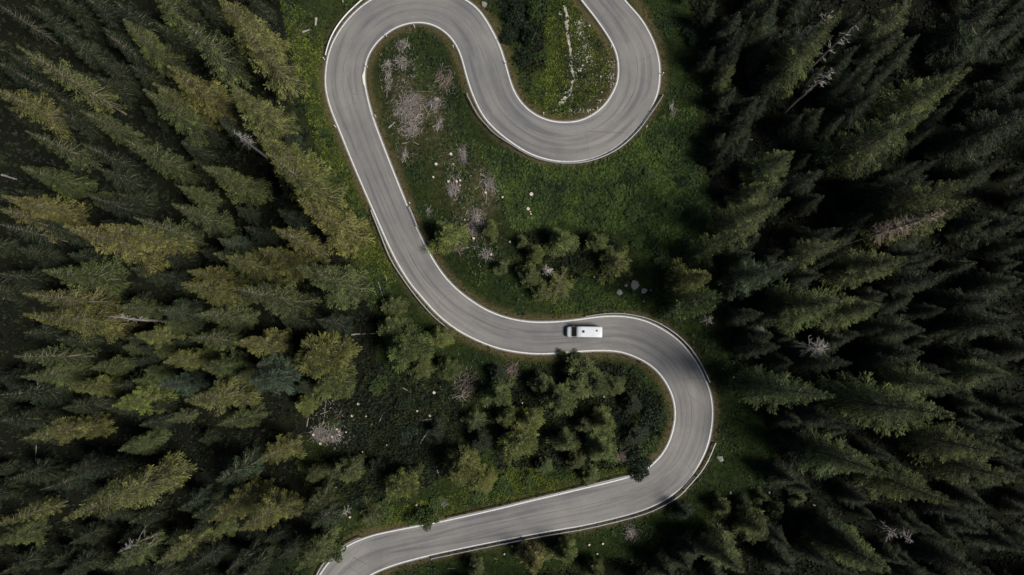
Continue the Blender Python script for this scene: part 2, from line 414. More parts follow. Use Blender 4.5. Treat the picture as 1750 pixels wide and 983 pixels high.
m, nt, N, L, b = mat("road_paint")
tcp = N.new("ShaderNodeTexCoord")
pn = noise_node(N, L, tcp.outputs["Object"], 5.0, 5, 0.7); pr = ramp(N, [(0.30, (0.22, 0.215, 0.21)), (0.50, (0.54, 0.54, 0.53))])
L.new(pn.outputs[0], pr.inputs[0]); L.new(pr.outputs[0], b.inputs["Base Color"]); b.inputs["Roughness"].default_value = 0.6
M_PAINT = m
def ribbon(poly, w, lift, name, mt, jitter=0.0):
    nn = normals2(poly); ww = np.full(len(poly), w / 2)
    l = poly + nn * ww[:, None]; r_ = poly - nn * ww[:, None]
    if jitter:
        l += nn * R.normal(0, jitter, (len(poly), 1)); r_ -= nn * R.normal(0, jitter, (len(poly), 1))
    v = np.concatenate([l, r_]); k = len(poly); i = np.arange(k - 1)
    z = (plane_z(v[:, 0], v[:, 1]) if lift < 0.2 else 0) + lift
    if jitter:
        z = ground_z(v[:, 0], v[:, 1]) + lift
    return mesh_from(name, np.c_[v, z], np.stack([i, i + k, i + k + 1, i + 1], 1), [mt])
tag(link("road_edge_line", ribbon(PA, 0.20, ROAD_Z + 0.005, "road_edge_line", M_PAINT)), kind='structure')
tag(link("road_edge_line", ribbon(PB, 0.20, ROAD_Z + 0.005, "road_edge_line", M_PAINT)), kind='structure')
# yellowed paint wedge where the inner line of the left bend was patched
w = [at(*p) for p in [(623.3, 119), (619.3, 130), (620.6, 141), (623.6, 150)]]
tag(link("road_paint_patch", mesh_from("road_paint_patch", [(x, y, plane_z(x, y) + ROAD_Z + 0.009) for x, y in w], [(0, 1, 2, 3)],
    [simple("yellowed_paint", (0.62, 0.60, 0.48), 0.7, 0, 0.15, 2)])), kind='structure')

# trodden path, stream
def px_path(pts, step=0.35):
    return resample(np.array([at(*p) for p in catmull(pts)]), step=step)
pth = px_path([(963, 10), (970, 28), (969, 50), (972, 68), (976, 88), (976, 106), (978, 122), (979, 138), (974, 157)])
tag(link("path", ribbon(pth, 0.42, 0.05, "path", M_PATH, 0.10)), kind='structure')
pth = px_path([(972, 160), (964, 170), (955, 178)])
tag(link("path", ribbon(pth, 0.7, 0.05, "path", M_PATH, 0.16)), kind='structure')
pth = px_path([(957, 20), (965, 36), (969, 48)])
tag(link("path", ribbon(pth, 0.3, 0.045, "path", M_PATH, 0.10)), kind='structure')
mw = simple("dark_water", (0.008, 0.011, 0.011), 0.05, 0, 0.3, 0.8)
pth = px_path([(330, 757), (338, 772), (341, 790), (352, 803), (358, 820), (356, 842)])
tag(link("water", ribbon(pth, 1.0, 0.06, "water", mw, 0.12)), kind='structure')

# ------------------------------------------------------------------ registry for labels
THINGS = []          # (object, look words, noun, category, group, pixel position)
def reg(o, look, noun, cat, group, px):
    THINGS.append((o, look, noun, cat, group, px))

# ------------------------------------------------------------------ conifers
def kites(Pp, D, Ln, W, Nr):
    S = np.cross(D, Nr); S /= np.linalg.norm(S, axis=1)[:, None] + 1e-9
    mid = Pp + D * (Ln * 0.42)[:, None]
    return np.stack([Pp, mid + S * (W * .5)[:, None], Pp + D * Ln[:, None], mid - S * (W * .5)[:, None]], 1)
def unit(v):
    return v / (np.linalg.norm(v, axis=-1, keepdims=True) + 1e-9)
def conifer(seed, H=20.0, Rm=3.0, z0=0.10, whorls=36, per=6, shape='spruce', droop=0.5, dens=1.0, kl=0.44, kw=0.095, bare=0.0, lean=0.25):
    """returns (trunk tube, needle quads, tip factor, twig tubes)"""
    r = np.random.default_rng(seed)
    Q, Tp, Tn, tw = [], [], [], []
    bend = r.normal(0, lean, 2)
    def axis_pt(t):
        return np.array([bend[0] * t * t, bend[1] * t * t, H * t])
    lobes = r.uniform(0, 6.28, 3)
    for k in range(whorls):
        t = z0 + (0.985 - z0) * (k + r.uniform(-.3, .3)) / (whorls - 1)
        t = min(max(t, z0), 0.985)
        s_ = (t - z0) / (1 - z0)
        if shape == 'spruce':
            prof = (1 - s_) ** 1.0 * min(1, 0.60 + 2.0 * s_) * 1.25
        elif shape == 'larch':
            prof = (1 - s_) ** 0.75 * min(1, 0.55 + 1.7 * s_) * 1.15
        else:
            prof = (1 - s_) ** 0.6 * min(1, 0.5 + 2.0 * s_)
        nb = per if s_ < 0.85 else max(3, per - 2)
        a0 = r.uniform(0, 6.28)
        for j in range(nb):
            if r.random() < bare * (1.0 - s_) + 0.06: continue
            az = a0 + j * 6.2832 / nb + r.normal(0, 0.22)
            lob = 1 + 0.13 * math.sin(2 * az + lobes[0] + 5 * s_) + 0.10 * math.sin(3 * az + lobes[1] - 7 * s_)
            Lb = max(0.16, Rm * prof * lob * r.uniform(0.62, 1.24))
            dh = np.array([math.cos(az), math.sin(az), 0]); sd = np.array([-dh[1], dh[0], 0])
            a = 0.95 * s_ ** 1.5 + 0.08 - (0.25 if s_ < .3 else 0.1) + r.normal(0, .08)
            bq = -droop * (1 - s_ * 0.6); cq = droop * 0.55
            p0 = axis_pt(t)
            def spine(s):
                s = np.asarray(s)[:, None]
                return p0 + dh * (Lb * s) + np.array([0, 0, 1.0]) * (Lb * (a * s + bq * s * s + cq * s ** 3)) + sd * (Lb * 0.08 * math.sin(az * 7) * s * s)
            ss = np.linspace(0, 0.96, 5)
            tw.append((spine(ss), np.linspace(0.045 + 0.014 * Lb, 0.02, 5)))
            nt_ = max(3, int(dens * (3 + 2.6 * Lb)))
            s = np.clip(np.linspace(0.14, 1.0, nt_) + r.normal(0, .02, nt_), 0.08, 1.0)
            s = np.repeat(s, 2); sg = np.tile([1.0, -1.0], nt_)
            base = spine(s); tan = unit(spine(np.minimum(s + .02, 1.02)) - spine(s - .02))
            phi = r.uniform(0.65, 1.15, len(s)) * (1.15 - 0.75 * s)
            tl = Lb * 0.48 * np.sin(np.pi * np.clip(0.18 + 0.72 * s, 0, 1)) * r.uniform(0.6, 1.2, len(s)) + 0.07 + 0.03 * Lb
            td = unit(tan * np.cos(phi)[:, None] + sd * (sg * np.sin(phi))[:, None] + np.array([0, 0, -1.0]) * r.uniform(0.05, 0.45, (len(s), 1)))
            nk = 4
            f = (np.arange(nk) + 0.4) / nk
            pp = base[:, None, :] + td[:, None, :] * (tl[:, None] * f[None, :])[..., None]
            dd = unit(td[:, None, :] + r.normal(0, 0.42, (len(s), nk, 3)) + np.array([0, 0, 0.05]))
            nn = unit(np.array([0, 0, 1.0]) - 0.35 * dh + r.normal(0, 0.28, (len(s), nk, 3)))
            ln = r.uniform(0.7, 1.3, (len(s), nk)) * kl * (0.45 + 0.20 * Lb)
            q = kites(pp.reshape(-1, 3), dd.reshape(-1, 3), ln.ravel(), ln.ravel() * (kw / kl) * r.uniform(.8, 1.4, ln.size), nn.reshape(-1, 3))
            Q.append(q); Tn.append(np.full(len(q), r.uniform(0.45, 1.45)))
            Tp.append((np.clip(s, 0, 1)[:, None] ** 2 * (0.35 + 0.65 * f)[None, :] * r.uniform(0.3, 1.0, (len(s), nk))).ravel())
    top = axis_pt(0.94)
    lead = kites(np.tile(top, (10, 1)) + r.normal(0, .04, (10, 3)), unit(np.c_[r.normal(0, .28, (10, 2)), np.ones(10)]), r.uniform(.5, .95, 10) * H * 0.05, np.full(10, kw), unit(r.normal(0, 1, (10, 3))))
    Q.append(lead); Tp.append(np.full(10, .8)); Tn.append(np.full(10, 1.2))
    Q = np.concatenate(Q); Tp = np.concatenate(Tp); Tn = np.concatenate(Tn) * r.uniform(.7, 1.3, len(Q))
    ts = np.linspace(0, 0.97, 9)
    trunk = (np.array([axis_pt(t) for t in ts]), H * 0.0125 * (1 - ts) ** 0.8 + 0.025)
    trunk[0][0][2] = -0.6
    return trunk, Q, Tp, Tn, tw
def conifer_meshes(name, needle_mat, twig_mat=None, **kw):
    trunk, Q, Tp, Tn, tw = conifer(**kw)
    V, Fq = tubes(tw, 3)
    nq = len(Q)
    verts = np.concatenate([Q.reshape(-1, 3), V])
    faces = np.concatenate([np.arange(nq * 4).reshape(-1, 4), Fq + nq * 4])
    mi = np.r_[np.zeros(nq, int), np.ones(len(Fq), int)]
    tip = np.r_[np.repeat(Tp, 4), np.zeros(len(V))]
    cm_ = mesh_from(name + "_crown", verts, faces, [needle_mat, twig_mat or M_TWIG], False, mi, {"tip": tip, "tone": np.r_[np.repeat(Tn, 4), np.ones(len(V))]})
    tv, tf = tubes([trunk], 8)
    tm = mesh_from(name + "_trunk", tv, tf, [M_BARK], True)
    return cm_, tm
PROTO = {
    'full': [conifer_meshes("spruce", M_NEEDLE, seed=s, Rm=3.0, whorls=33, per=6, droop=0.75, dens=1.4) for s in (1, 2, 3, 4, 5, 6, 7)],
    'thin': [conifer_meshes("spruce", M_NEEDLE, seed=s, Rm=3.0, whorls=26, per=6, droop=0.75, dens=0.95, bare=0.35, z0=0.2, kw=0.11) for s in (11, 12, 13)],
    'young': [conifer_meshes("spruce", M_NEEDLE, seed=s, H=9, Rm=2.6, whorls=17, per=6, droop=0.35, dens=1.7, kl=0.42, kw=0.10, lean=.1) for s in (21, 22)],
    'larch': [conifer_meshes("larch", M_LARCH, seed=s, H=11, Rm=3.0, whorls=24, per=7, shape='larch', droop=0.4, dens=1.6, kl=0.42, kw=0.11, z0=0.12) for s in (31, 32, 33)],
    'star': [conifer_meshes("spruce", M_NEEDLE, seed=s, H=9, Rm=3.0, whorls=12, per=6, droop=0.45, dens=1.1, kl=0.42, kw=0.11, z0=0.2, bare=.25) for s in (41,)],
}
PH = {'full': (20, 3.0), 'thin': (20, 3.0), 'young': (9, 2.6), 'larch': (11, 3.0), 'star': (9, 3.0)}
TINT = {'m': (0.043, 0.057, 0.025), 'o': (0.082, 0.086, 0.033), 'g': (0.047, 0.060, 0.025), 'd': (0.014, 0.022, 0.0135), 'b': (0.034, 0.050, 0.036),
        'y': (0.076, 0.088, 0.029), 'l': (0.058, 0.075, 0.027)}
HUE = {'m': 'bright green', 'o': 'olive', 'g': 'green', 'd': 'dark green', 'b': 'blue-green', 'y': 'yellow-green', 'l': 'light green'}
POS = []
def plant(kind, x, y, h, rad, tint, group, px=None):
    H0, R0 = PH[kind]
    cm_, tm = PROTO[kind][rnd.randrange(len(PROTO[kind]))]
    larch = kind == 'larch'
    noun = 'larch' if larch else 'spruce'
    e = empty(noun + "_tree", (x, y, gz(x, y)), rnd.uniform(0, 6.28))
    e.scale = (rad / R0, rad / R0, h / H0)
    c_ = link("crown", cm_, e); t_ = link("trunk", tm, e)
    v = rnd.uniform(0.85, 1.15)
    tc_ = TINT[tint]
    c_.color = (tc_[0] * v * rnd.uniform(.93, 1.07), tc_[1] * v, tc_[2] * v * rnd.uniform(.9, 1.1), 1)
    POS.append((x, y, rad))
    if px is None or not (-5 < px[0] < 1755 and -5 < px[1] < 988):
        px = to_px(x, y, gz(x, y) + h * 0.8)
        if not (0 <= px[0] <= 1750 and 0 <= px[1] <= 983):
            px = to_px(x, y, gz(x, y) + h * 0.35)
    size = 'tall' if h > 24 else ('mid-height' if h > 15 else ('small' if h > 7 else 'very small'))
    form = 'slender' if rad / h < 0.095 else ('broad' if rad / h > 0.2 else '')
    if kind == 'thin': form = 'thin-crowned'
    reg(e, " ".join(w for w in (size, form, HUE[tint]) if w), noun, noun + " tree", group, px)
    return e

# crop origin (1750-px frame), then rows in crop pixels / 2.892: tip x, tip y, base x, base y, width, tint, kind
Z = 2.892
CROPS = {
 (0, 0): [(85, 235, 555, 550, 190, 'o', 'thin'), (60, 345, 330, 560, 120, 'd', 'full'), (-30, 430, 330, 640, 190, 'o', 'thin'), (395, 540, 650, 700, 140, 'g', 'full'),
          (140, 655, 460, 820, 150, 'g', 'thin'), (610, 690, 900, 890, 190, 'g', 'full'), (400, 710, 640, 840, 120, 'd', 'full'), (105, 820, 400, 930, 170, 'g', 'full'),
          (530, 160, 740, 370, 140, 'd', 'full'), (600, 115, 850, 330, 200, 'g', 'full'), (700, 440, 980, 700, 200, 'g', 'full'), (765, 405, 1000, 650, 190, 'o', 'full'),
          (835, 325, 1120, 600, 250, 'o', 'full'), (905, 95, 1190, 400, 230, 'g', 'thin'), (760, -40, 960, 140, 180, 'g', 'thin'), (1145, 430, 1400, 640, 220, 'o', 'full'),
          (1090, -20, 1350, 260, 260, 'o', 'full'), (1180, 130, 1480, 420, 240, 'o', 'thin'), (1265, 650, 1560, 900, 260, 'o', 'full'), (1330, 760, 1640, 980, 240, 'o', 'full'),
          (1010, 805, 1250, 980, 200, 'g', 'full'), (885, 920, 1050, 1000, 130, 'g', 'full'), (570, 10, 780, 180, 170, 'd', 'full'), (420, -20, 580, 170, 160, 'd', 'full'),
          (310, 170, 500, 330, 150, 'd', 'full'), (-20, 10, 235, 205, 90, 'd', 'thin'), (160, 30, 320, 160, 140, 'd', 'full'), (1090, 605, 1230, 760, 90, 'b', 'young'),
          (430, 955, 600, 1020, 120, 'g', 'full'), (-20, 300, 160, 400, 130, 'd', 'full'), (300, 330, 480, 450, 130, 'd', 'full')],
 (0, 330): [(15, 10, 400, 140, 190, 'o', 'full'), (-20, 70, 330, 290, 150, 'o', 'thin'), (-30, 150, 300, 300, 120, 'd', 'thin'), (305, 165, 760, 400, 250, 'o', 'full'), (490, 140, 880, 330, 220, 'o', 'full'),
            (660, 125, 970, 270, 150, 'g', 'thin'), (430, 10, 700, 110, 150, 'd', 'full'), (855, 55, 1100, 190, 170, 'g', 'full'), (1210, 170, 1330, 240, 120, 'd', 'full'),
            (1350, 165, 1580, 330, 160, 'o', 'thin'), (1480, 35, 1735, 260, 240, 'o', 'full'), (1080, 225, 1240, 290, 150, 'b', 'full'), (1070, 300, 1250, 440, 190, 'g', 'full'),
            (1115, 315, 1320, 440, 190, 'o', 'full'), (1285, 280, 1480, 420, 190, 'o', 'full'), (1475, 370, 1710, 560, 250, 'g', 'full'), (210, 380, 560, 520, 210, 'g', 'full'),
            (115, 500, 560, 610, 200, 'o', 'thin'), (105, 610, 600, 720, 220, 'o', 'full'), (790, 400, 920, 440, 110, 'd', 'full'), (935, 385, 1150, 470, 170, 'o', 'full'),
            (895, 450, 1150, 560, 200, 'o', 'full'), (1165, 475, 1470, 620, 220, 'g', 'full'), (975, 590, 1200, 680, 160, 'g', 'full'), (580, 560, 780, 620, 140, 'g', 'full'),
            (790, 580, 960, 640, 150, 'b', 'full'), (805, 640, 950, 680, 110, 'g', 'full'), (665, 705, 880, 740, 140, 'o', 'full'), (605, 760, 740, 790, 120, 'g', 'full'),
            (755, 785, 860, 810, 90, 'g', 'full'), (950, 720, 1160, 750, 150, 'g', 'thin'), (1165, 740, 1380, 770, 170, 'o', 'full'), (810, 820, 1020, 870, 160, 'o', 'full'),
            (1005, 865, 1200, 930, 180, 'g', 'full'), (80, 810, 420, 820, 180, 'g', 'thin'), (445, 860, 640, 880, 120, 'g', 'full'), (105, 905, 420, 930, 160, 'g', 'full'),
            (640, 830, 780, 850, 90, 'd', 'full'), (715, 885, 830, 900, 100, 'g', 'full'), (670, 935, 780, 950, 120, 'g', 'full'), (765, 950, 980, 950, 140, 'b', 'full'),
            (345, 965, 560, 970, 150, 'o', 'full'), (1165, 910, 1290, 930, 140, 'g', 'full'), (1225, 930, 1440, 950, 220, 'b', 'full'), (1560, 630, 1700, 680, 120, 'd', 'full'),
            (870, 550, 960, 575, 100, 'd', 'full'), (120, 690, 300, 720, 120, 'd', 'full'), (990, 280, 1080, 310, 100, 'd', 'full'), (0, 920, 160, 980, 140, 'd', 'full'),
            (1270, 850, 1400, 880, 170, 'b', 'full'), (-10, 400, 200, 430, 120, 'd', 'full')],
 (0, 643): [(570, 130, 800, 160, 180, 'y', 'full'), (915, 130, 1220, 150, 210, 'o', 'full'), (815, 220, 980, 215, 90, 'g', 'thin'), (1085, 240, 1290, 240, 140, 'g', 'full'),
            (125, 305, 480, 260, 170, 'o', 'full'), (580, 355, 800, 330, 140, 'g', 'full'), (630, 385, 780, 365, 100, 'g', 'full'), (335, 470, 530, 420, 150, 'd', 'full'),
            (200, 560, 450, 500, 130, 'd', 'full'), (310, 680, 870, 540, 270, 'o', 'full'), (1075, 510, 1270, 430, 180, 'b', 'young'), (1280, 410, 1480, 360, 150, 'o', 'thin'),
            (1045, 700, 1310, 580, 190, 'o', 'full'), (1175, 780, 1450, 640, 190, 'o', 'full'), (1055, 770, 1150, 740, 120, 'g', 'full'), (785, 920, 1040, 800, 160, 'o', 'full'),
            (590, 830, 720, 770, 130, 'd', 'full'), (540, 950, 790, 840, 170, 'g', 'thin'), (880, 665, 1040, 590, 130, 'd', 'full'), (-60, 750, 300, 660, 110, 'o', 'thin'),
            (-30, 830, 170, 740, 150, 'g', 'full'), (1465, 950, 1640, 840, 180, 'g', 'full'), (1510, 665, 1640, 590, 140, 'g', 'young'), (1545, 745, 1670, 680, 140, 'b', 'young'),
            (1515, 510, 1600, 480, 110, 'g', 'young'), (1375, 905, 1480, 850, 110, 'd', 'full'), (1320, 820, 1420, 770, 120, 'd', 'full'), (1640, 490, 1725, 470, 130, 'g', 'young'),
            (10, 90, 300, 90, 190, 'd', 'full'), (0, 230, 230, 220, 170, 'd', 'full'), (400, 620, 560, 560, 110, 'd', 'full'), (940, 950, 1130, 860, 130, 'd', 'full'),
            (1130, 960, 1290, 890, 120, 'd', 'full'), (690, 240, 850, 240, 110, 'd', 'full')],
 (1150, 0): [(1690, -40, 1350, 280, 200, 'd', 'full'), (1440, 360, 960, 560, 230, 'g', 'full'), (1270, 545, 820, 800, 220, 'g', 'full'), (1800, 540, 1380, 800, 220, 'd', 'full'),
             (1465, 890, 1000, 990, 180, 'g', 'full'), (1900, 460, 1560, 640, 180, 'd', 'full'), (830, 60, 520, 400, 200, 'g', 'full'), (1190, 0, 940, 200, 180, 'g', 'thin'),
             (740, 850, 580, 920, 130, 'b', 'young'), (610, 735, 420, 880, 160, 'g', 'full'), (480, 905, 330, 990, 130, 'g', 'full'), (425, 480, 330, 570, 100, 'd', 'full'),
             (640, 130, 470, 300, 130, 'd', 'full'), (1250, 870, 960, 960, 160, 'd', 'full'), (1735, 370, 1450, 520, 160, 'd', 'full'), (1735, 60, 1500, 230, 160, 'd', 'full'),
             (330, 60, 230, 190, 120, 'd', 'full'), (520, -20, 380, 160, 150, 'd', 'full'), (1030, 440, 780, 580, 150, 'd', 'full'), (1590, 620, 1280, 760, 150, 'd', 'full'), (300, 320, 220, 420, 90, 'g', 'young')],
 (1150, 330): [(545, 25, 260, 180, 190, 'g', 'full'), (320, 200, 110, 290, 120, 'g', 'young'), (1500, 35, 1020, 200, 190, 'g', 'full'), (840, 235, 590, 330, 150, 'g', 'thin'),
               (1160, 320, 850, 450, 190, 'g', 'full'), (620, 345, 310, 450, 170, 'b', 'full'), (175, 400, 40, 470, 175, 'y', 'young'), (240, 500, 40, 590, 170, 'm', 'young'),
               (855, 530, 560, 630, 220, 'm', 'full'), (1045, 570, 780, 680, 190, 'm', 'full'), (1390, 410, 1080, 500, 150, 'd', 'full'), (1250, 670, 1000, 720, 150, 'd', 'full'),
               (1740, 430, 1480, 490, 150, 'd', 'full'), (1740, 640, 1400, 690, 150, 'd', 'full'), (490, 700, 390, 760, 110, 'b', 'young'), (1680, 890, 1350, 880, 150, 'g', 'full'),
               (1425, 950, 1050, 920, 180, 'g', 'full'), (520, 760, 350, 800, 120, 'd', 'full'), (1600, 530, 1350, 590, 140, 'd', 'full'), (725, 400, 590, 440, 110, 'd', 'full'),
               (880, 840, 640, 850, 120, 'd', 'full'), (1735, 130, 1480, 220, 150, 'd', 'full'), (1240, 800, 1030, 800, 130, 'd', 'full'), (1190, 520, 1040, 570, 120, 'd', 'full')],
 (1150, 643): [(785, 110, 340, 100, 190, 'm', 'full'), (1395, 200, 840, 120, 270, 'm', 'full'), (1650, 390, 1180, 290, 190, 'g', 'full'), (1725, 520, 1320, 430, 170, 'g', 'full'),
               (1085, 490, 660, 380, 190, 'm', 'full'), (1400, 630, 930, 540, 170, 'g', 'full'), (1670, 10, 1400, 0, 130, 'd', 'full'), (1530, 210, 1380, 170, 100, 'd', 'full'),
               (1720, 240, 1500, 200, 120, 'd', 'full'), (465, 780, 370, 690, 150, 'g', 'young'), (340, 960, 200, 800, 160, 'g', 'full'), (75, 690, 40, 650, 90, 'd', 'young'),
               (275, 670, 230, 630, 90, 'g', 'young'), (365, 640, 330, 610, 70, 'd', 'young'), (540, 670, 490, 640, 80, 'g', 'young'), (465, 610, 440, 590, 60, 'g', 'young'),
               (645, 610, 600, 590, 75, 'g', 'young'), (1070, 970, 780, 770, 200, 'g', 'full'), (930, 860, 720, 730, 150, 'd', 'full'), (690, 385, 590, 350, 210, 'd', 'star'), (1735, 860, 1500, 760, 140, 'd', 'full'),
               (1560, 740, 1440, 680, 130, 'd', 'star'), (1540, 990, 1250, 890, 150, 'd', 'full'), (120, 880, 70, 800, 120, 'd', 'full'), (600, 960, 500, 860, 130, 'd', 'full')],
}
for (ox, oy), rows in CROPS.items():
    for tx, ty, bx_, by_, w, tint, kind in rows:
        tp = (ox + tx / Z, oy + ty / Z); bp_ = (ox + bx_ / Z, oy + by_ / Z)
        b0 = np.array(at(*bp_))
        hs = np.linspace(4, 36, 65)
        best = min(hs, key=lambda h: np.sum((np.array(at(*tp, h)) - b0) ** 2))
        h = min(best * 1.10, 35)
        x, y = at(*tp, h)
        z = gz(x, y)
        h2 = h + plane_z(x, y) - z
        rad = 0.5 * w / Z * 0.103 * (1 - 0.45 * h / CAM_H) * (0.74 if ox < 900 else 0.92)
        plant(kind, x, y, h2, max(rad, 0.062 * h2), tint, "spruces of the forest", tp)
# trees near the picture's middle, seen almost from above: crown centre x, y, width (px), height (m), tint, kind
MID = [(762, 400, 60, 8, 'y', 'young'), (838, 392, 30, 6, 'l', 'young'), (858, 457, 26, 4, 'g', 'young'), (893, 416, 24, 4, 'g', 'young'), (915, 434, 34, 6, 'l', 'young'),
       (958, 410, 52, 8, 'l', 'young'), (1021, 412, 38, 6, 'l', 'young'), (1058, 446, 60, 9, 'y', 'star'), (953, 490, 50, 6, 'o', 'star'), (906, 470, 44, 6, 'l', 'young'), (925, 495, 40, 5, 'g', 'young'),
       (672, 524, 46, 4, 'l', 'larch'), (670, 560, 55, 8, 'l', 'larch'), (698, 595, 78, 12, 'l', 'larch'), (752, 576, 42, 7, 'y', 'young'), (765, 630, 44, 7, 'l', 'larch'), (720, 625, 46, 8, 'l', 'larch'),
       (548, 612, 96, 15, 'y', 'larch'), (565, 655, 70, 11, 'l', 'larch'), (993, 647, 72, 6, 'l', 'larch'), (1020, 655, 50, 7, 'g', 'larch'), (853, 676, 55, 10, 'l', 'young'), (868, 712, 42, 8, 'l', 'larch'), (907, 720, 46, 9, 'y', 'young'),
       (889, 758, 66, 11, 'y', 'young'), (812, 719, 46, 6, 'g', 'star'), (930, 660, 46, 7, 'g', 'young'), (958, 683, 60, 9, 'l', 'larch'), (1050, 660, 40, 6, 'g', 'young'), (1034, 724, 44, 8, 'l', 'young'), (968, 756, 44, 8, 'g', 'young'),
       (1000, 728, 30, 5, 'g', 'larch'), (1031, 770, 52, 8, 'l', 'young'), (1008, 812, 36, 4, 'l', 'larch'), (790, 800, 66, 11, 'y', 'larch'), (820, 822, 50, 6, 'y', 'larch'), (684, 832, 58, 12, 'y', 'young'),
       (598, 806, 46, 8, 'g', 'young'), (634, 884, 46, 4, 'g', 'star'), (820, 754, 40, 6, 'd', 'larch'), (913, 962, 50, 9, 'o', 'young'), (968, 948, 40, 8, 'l', 'larch'), (1017, 978, 36, 7, 'l', 'larch'), (813, 976, 32, 6, 'g', 'young'),
       (520, 690, 40, 6, 'y', 'young'), (1170, 700 - 215, 40, 7, 'g', 'young'), (745, 735, 34, 4, 'd', 'young'), (640, 800, 34, 5, 'd', 'young'), (700, 905 - 95, 30, 4, 'd', 'young'),
       (850, 640, 34, 4, 'd', 'larch'), (1080, 690, 34, 4, 'd', 'larch'), (1090, 745, 40, 4, 'd', 'young'), (930, 800, 30, 3, 'g', 'larch'), (985, 790, 32, 4, 'g', 'larch')]
for cx_, cy_, w, h, tint, kind in MID:
    x, y = at(cx_, cy_, h * 0.62)
    plant(kind, x, y, h, 0.5 * w * 0.103 * 0.84, tint, "young trees between the bends", (cx_, cy_))

# dark filler spruces of the closed forest
cand = 0
N_LISTED = sum(1 for t in THINGS if t[2] == 'spruce')
n_fill = 0
while n_fill < 298 - N_LISTED and cand < 20000:
    cand += 1
    px, py = rnd.uniform(-10, 1760), rnd.uniform(-10, 990)
    if n_fill > 22 and px < 1180: continue
    x, y = at(px, py)
    if not forest_mask(np.array([x]), np.array([y]))[0]: continue
    if dist_road(x, y)[0] < 7: continue
    h = rnd.uniform(9, 17)
    tpx = to_px(x, y, gz(x, y) + h * .8)
    if not (-60 < tpx[0] < 1810 and -60 < tpx[1] < 1040): continue
    if any((x - a) ** 2 + (y - b_) ** 2 < (1.5 + 0.5 * c_) ** 2 for a, b_, c_ in POS): continue
    if math.hypot(px - 350, py - 800) < 55 or (80 < px < 250 and 860 < py): continue
    plant('full', x, y, h, rnd.uniform(1.2, 1.8), 'd', "spruces of the forest")
    n_fill += 1

# the forest goes on past the picture: one uncountable mass outside the frame
ring = []
while len(ring) < 330:
    x, y = rnd.uniform(-135, 135), rnd.uniform(-85, 90)
    px = to_px(x, y, plane_z(x, y))
    if -45 < px[0] < 1795 and -45 < px[1] < 1028: continue
    if dist_road(x, y)[0] < 8: continue
    if -60 < px[1] < 0 and 470 < px[0] < 1180: continue
    if any((x - a) ** 2 + (y - b_) ** 2 < 9 for a, b_ in ring): continue
    ring.append((x, y))
rg = np.array(ring)
fm = mesh_from("forest", np.c_[rg, ground_z(rg[:, 0], rg[:, 1])], [])
fo = link("forest", fm)
fo.color = (*TINT['d'], 1)
tag(fo, "dark spruce forest carrying on beyond the edges of the picture", "forest", kind='stuff')
ng = bpy.data.node_groups.new("forest_scatter", 'GeometryNodeTree')
ng.interface.new_socket("Geometry", in_out='INPUT', socket_type='NodeSocketGeometry')
ng.interface.new_socket("Geometry", in_out='OUTPUT', socket_type='NodeSocketGeometry')
gi, go = ng.nodes.new("NodeGroupInput"), ng.nodes.new("NodeGroupOutput")
ip = ng.nodes.new("GeometryNodeInstanceOnPoints"); oi = ng.nodes.new("GeometryNodeObjectInfo")
src = next(o for o in bpy.data.objects if o.name.startswith("crown") and o.data == PROTO['full'][0][0])
oi.inputs["Object"].default_value = src; oi.transform_space = 'ORIGINAL'; oi.inputs["As Instance"].default_value = True
rs = ng.nodes.new("FunctionNodeRandomValue"); rs.data_type = 'FLOAT'; rs.inputs[2].default_value = 0.75; rs.inputs[3].default_value = 1.35
rr = ng.nodes.new("FunctionNodeRandomValue"); rr.data_type = 'FLOAT'; rr.inputs[2].default_value = 0; rr.inputs[3].default_value = 6.28; rr.inputs["Seed"].default_value = 5
cb = ng.nodes.new("ShaderNodeCombineXYZ")
ng.links.new(gi.outputs[0], ip.inputs["Points"]); ng.links.new(oi.outputs["Geometry"], ip.inputs["Instance"])
ng.links.new(rs.outputs[1], ip.inputs["Scale"]); ng.links.new(rr.outputs[1], cb.inputs[2]); ng.links.new(cb.outputs[0], ip.inputs["Rotation"])
ng.links.new(ip.outputs[0], go.inputs[0])
fo.modifiers.new("scatter", 'NODES').node_group = ng

inf = []
tries = 0
while len(inf) < 210 and tries < 30000:
    tries += 1
    px, py = rnd.uniform(-30, 1780), rnd.uniform(-30, 1010)
    x, y = at(px, py)
    if not forest_mask(np.array([x]), np.array([y]))[0] or dist_road(x, y)[0] < 6: continue
    if math.hypot(px - 350, py - 800) < 45 or math.hypot(px - 20, py - 490) < 40 or math.hypot(px - 560, py - 742) < 50: continue
    if any((x - a) ** 2 + (y - b_) ** 2 < (.7 + .5 * c_) ** 2 for a, b_, c_ in POS): continue
    if any((x - a) ** 2 + (y - b_) ** 2 < 5 for a, b_ in inf): continue
    inf.append((x, y))
ig = np.array(inf)
io = link("spruce_thicket", mesh_from("spruce_thicket", np.c_[ig, ground_z(ig[:, 0], ig[:, 1])], []))
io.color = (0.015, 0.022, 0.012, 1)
tag(io, "half-grown dark spruces crowding the gaps between the tall ones", "spruce thicket", kind='stuff')
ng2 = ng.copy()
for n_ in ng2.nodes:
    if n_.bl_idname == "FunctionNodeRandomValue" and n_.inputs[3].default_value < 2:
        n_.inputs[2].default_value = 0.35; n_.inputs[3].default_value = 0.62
io.modifiers.new("scatter", 'NODES').node_group = ng2

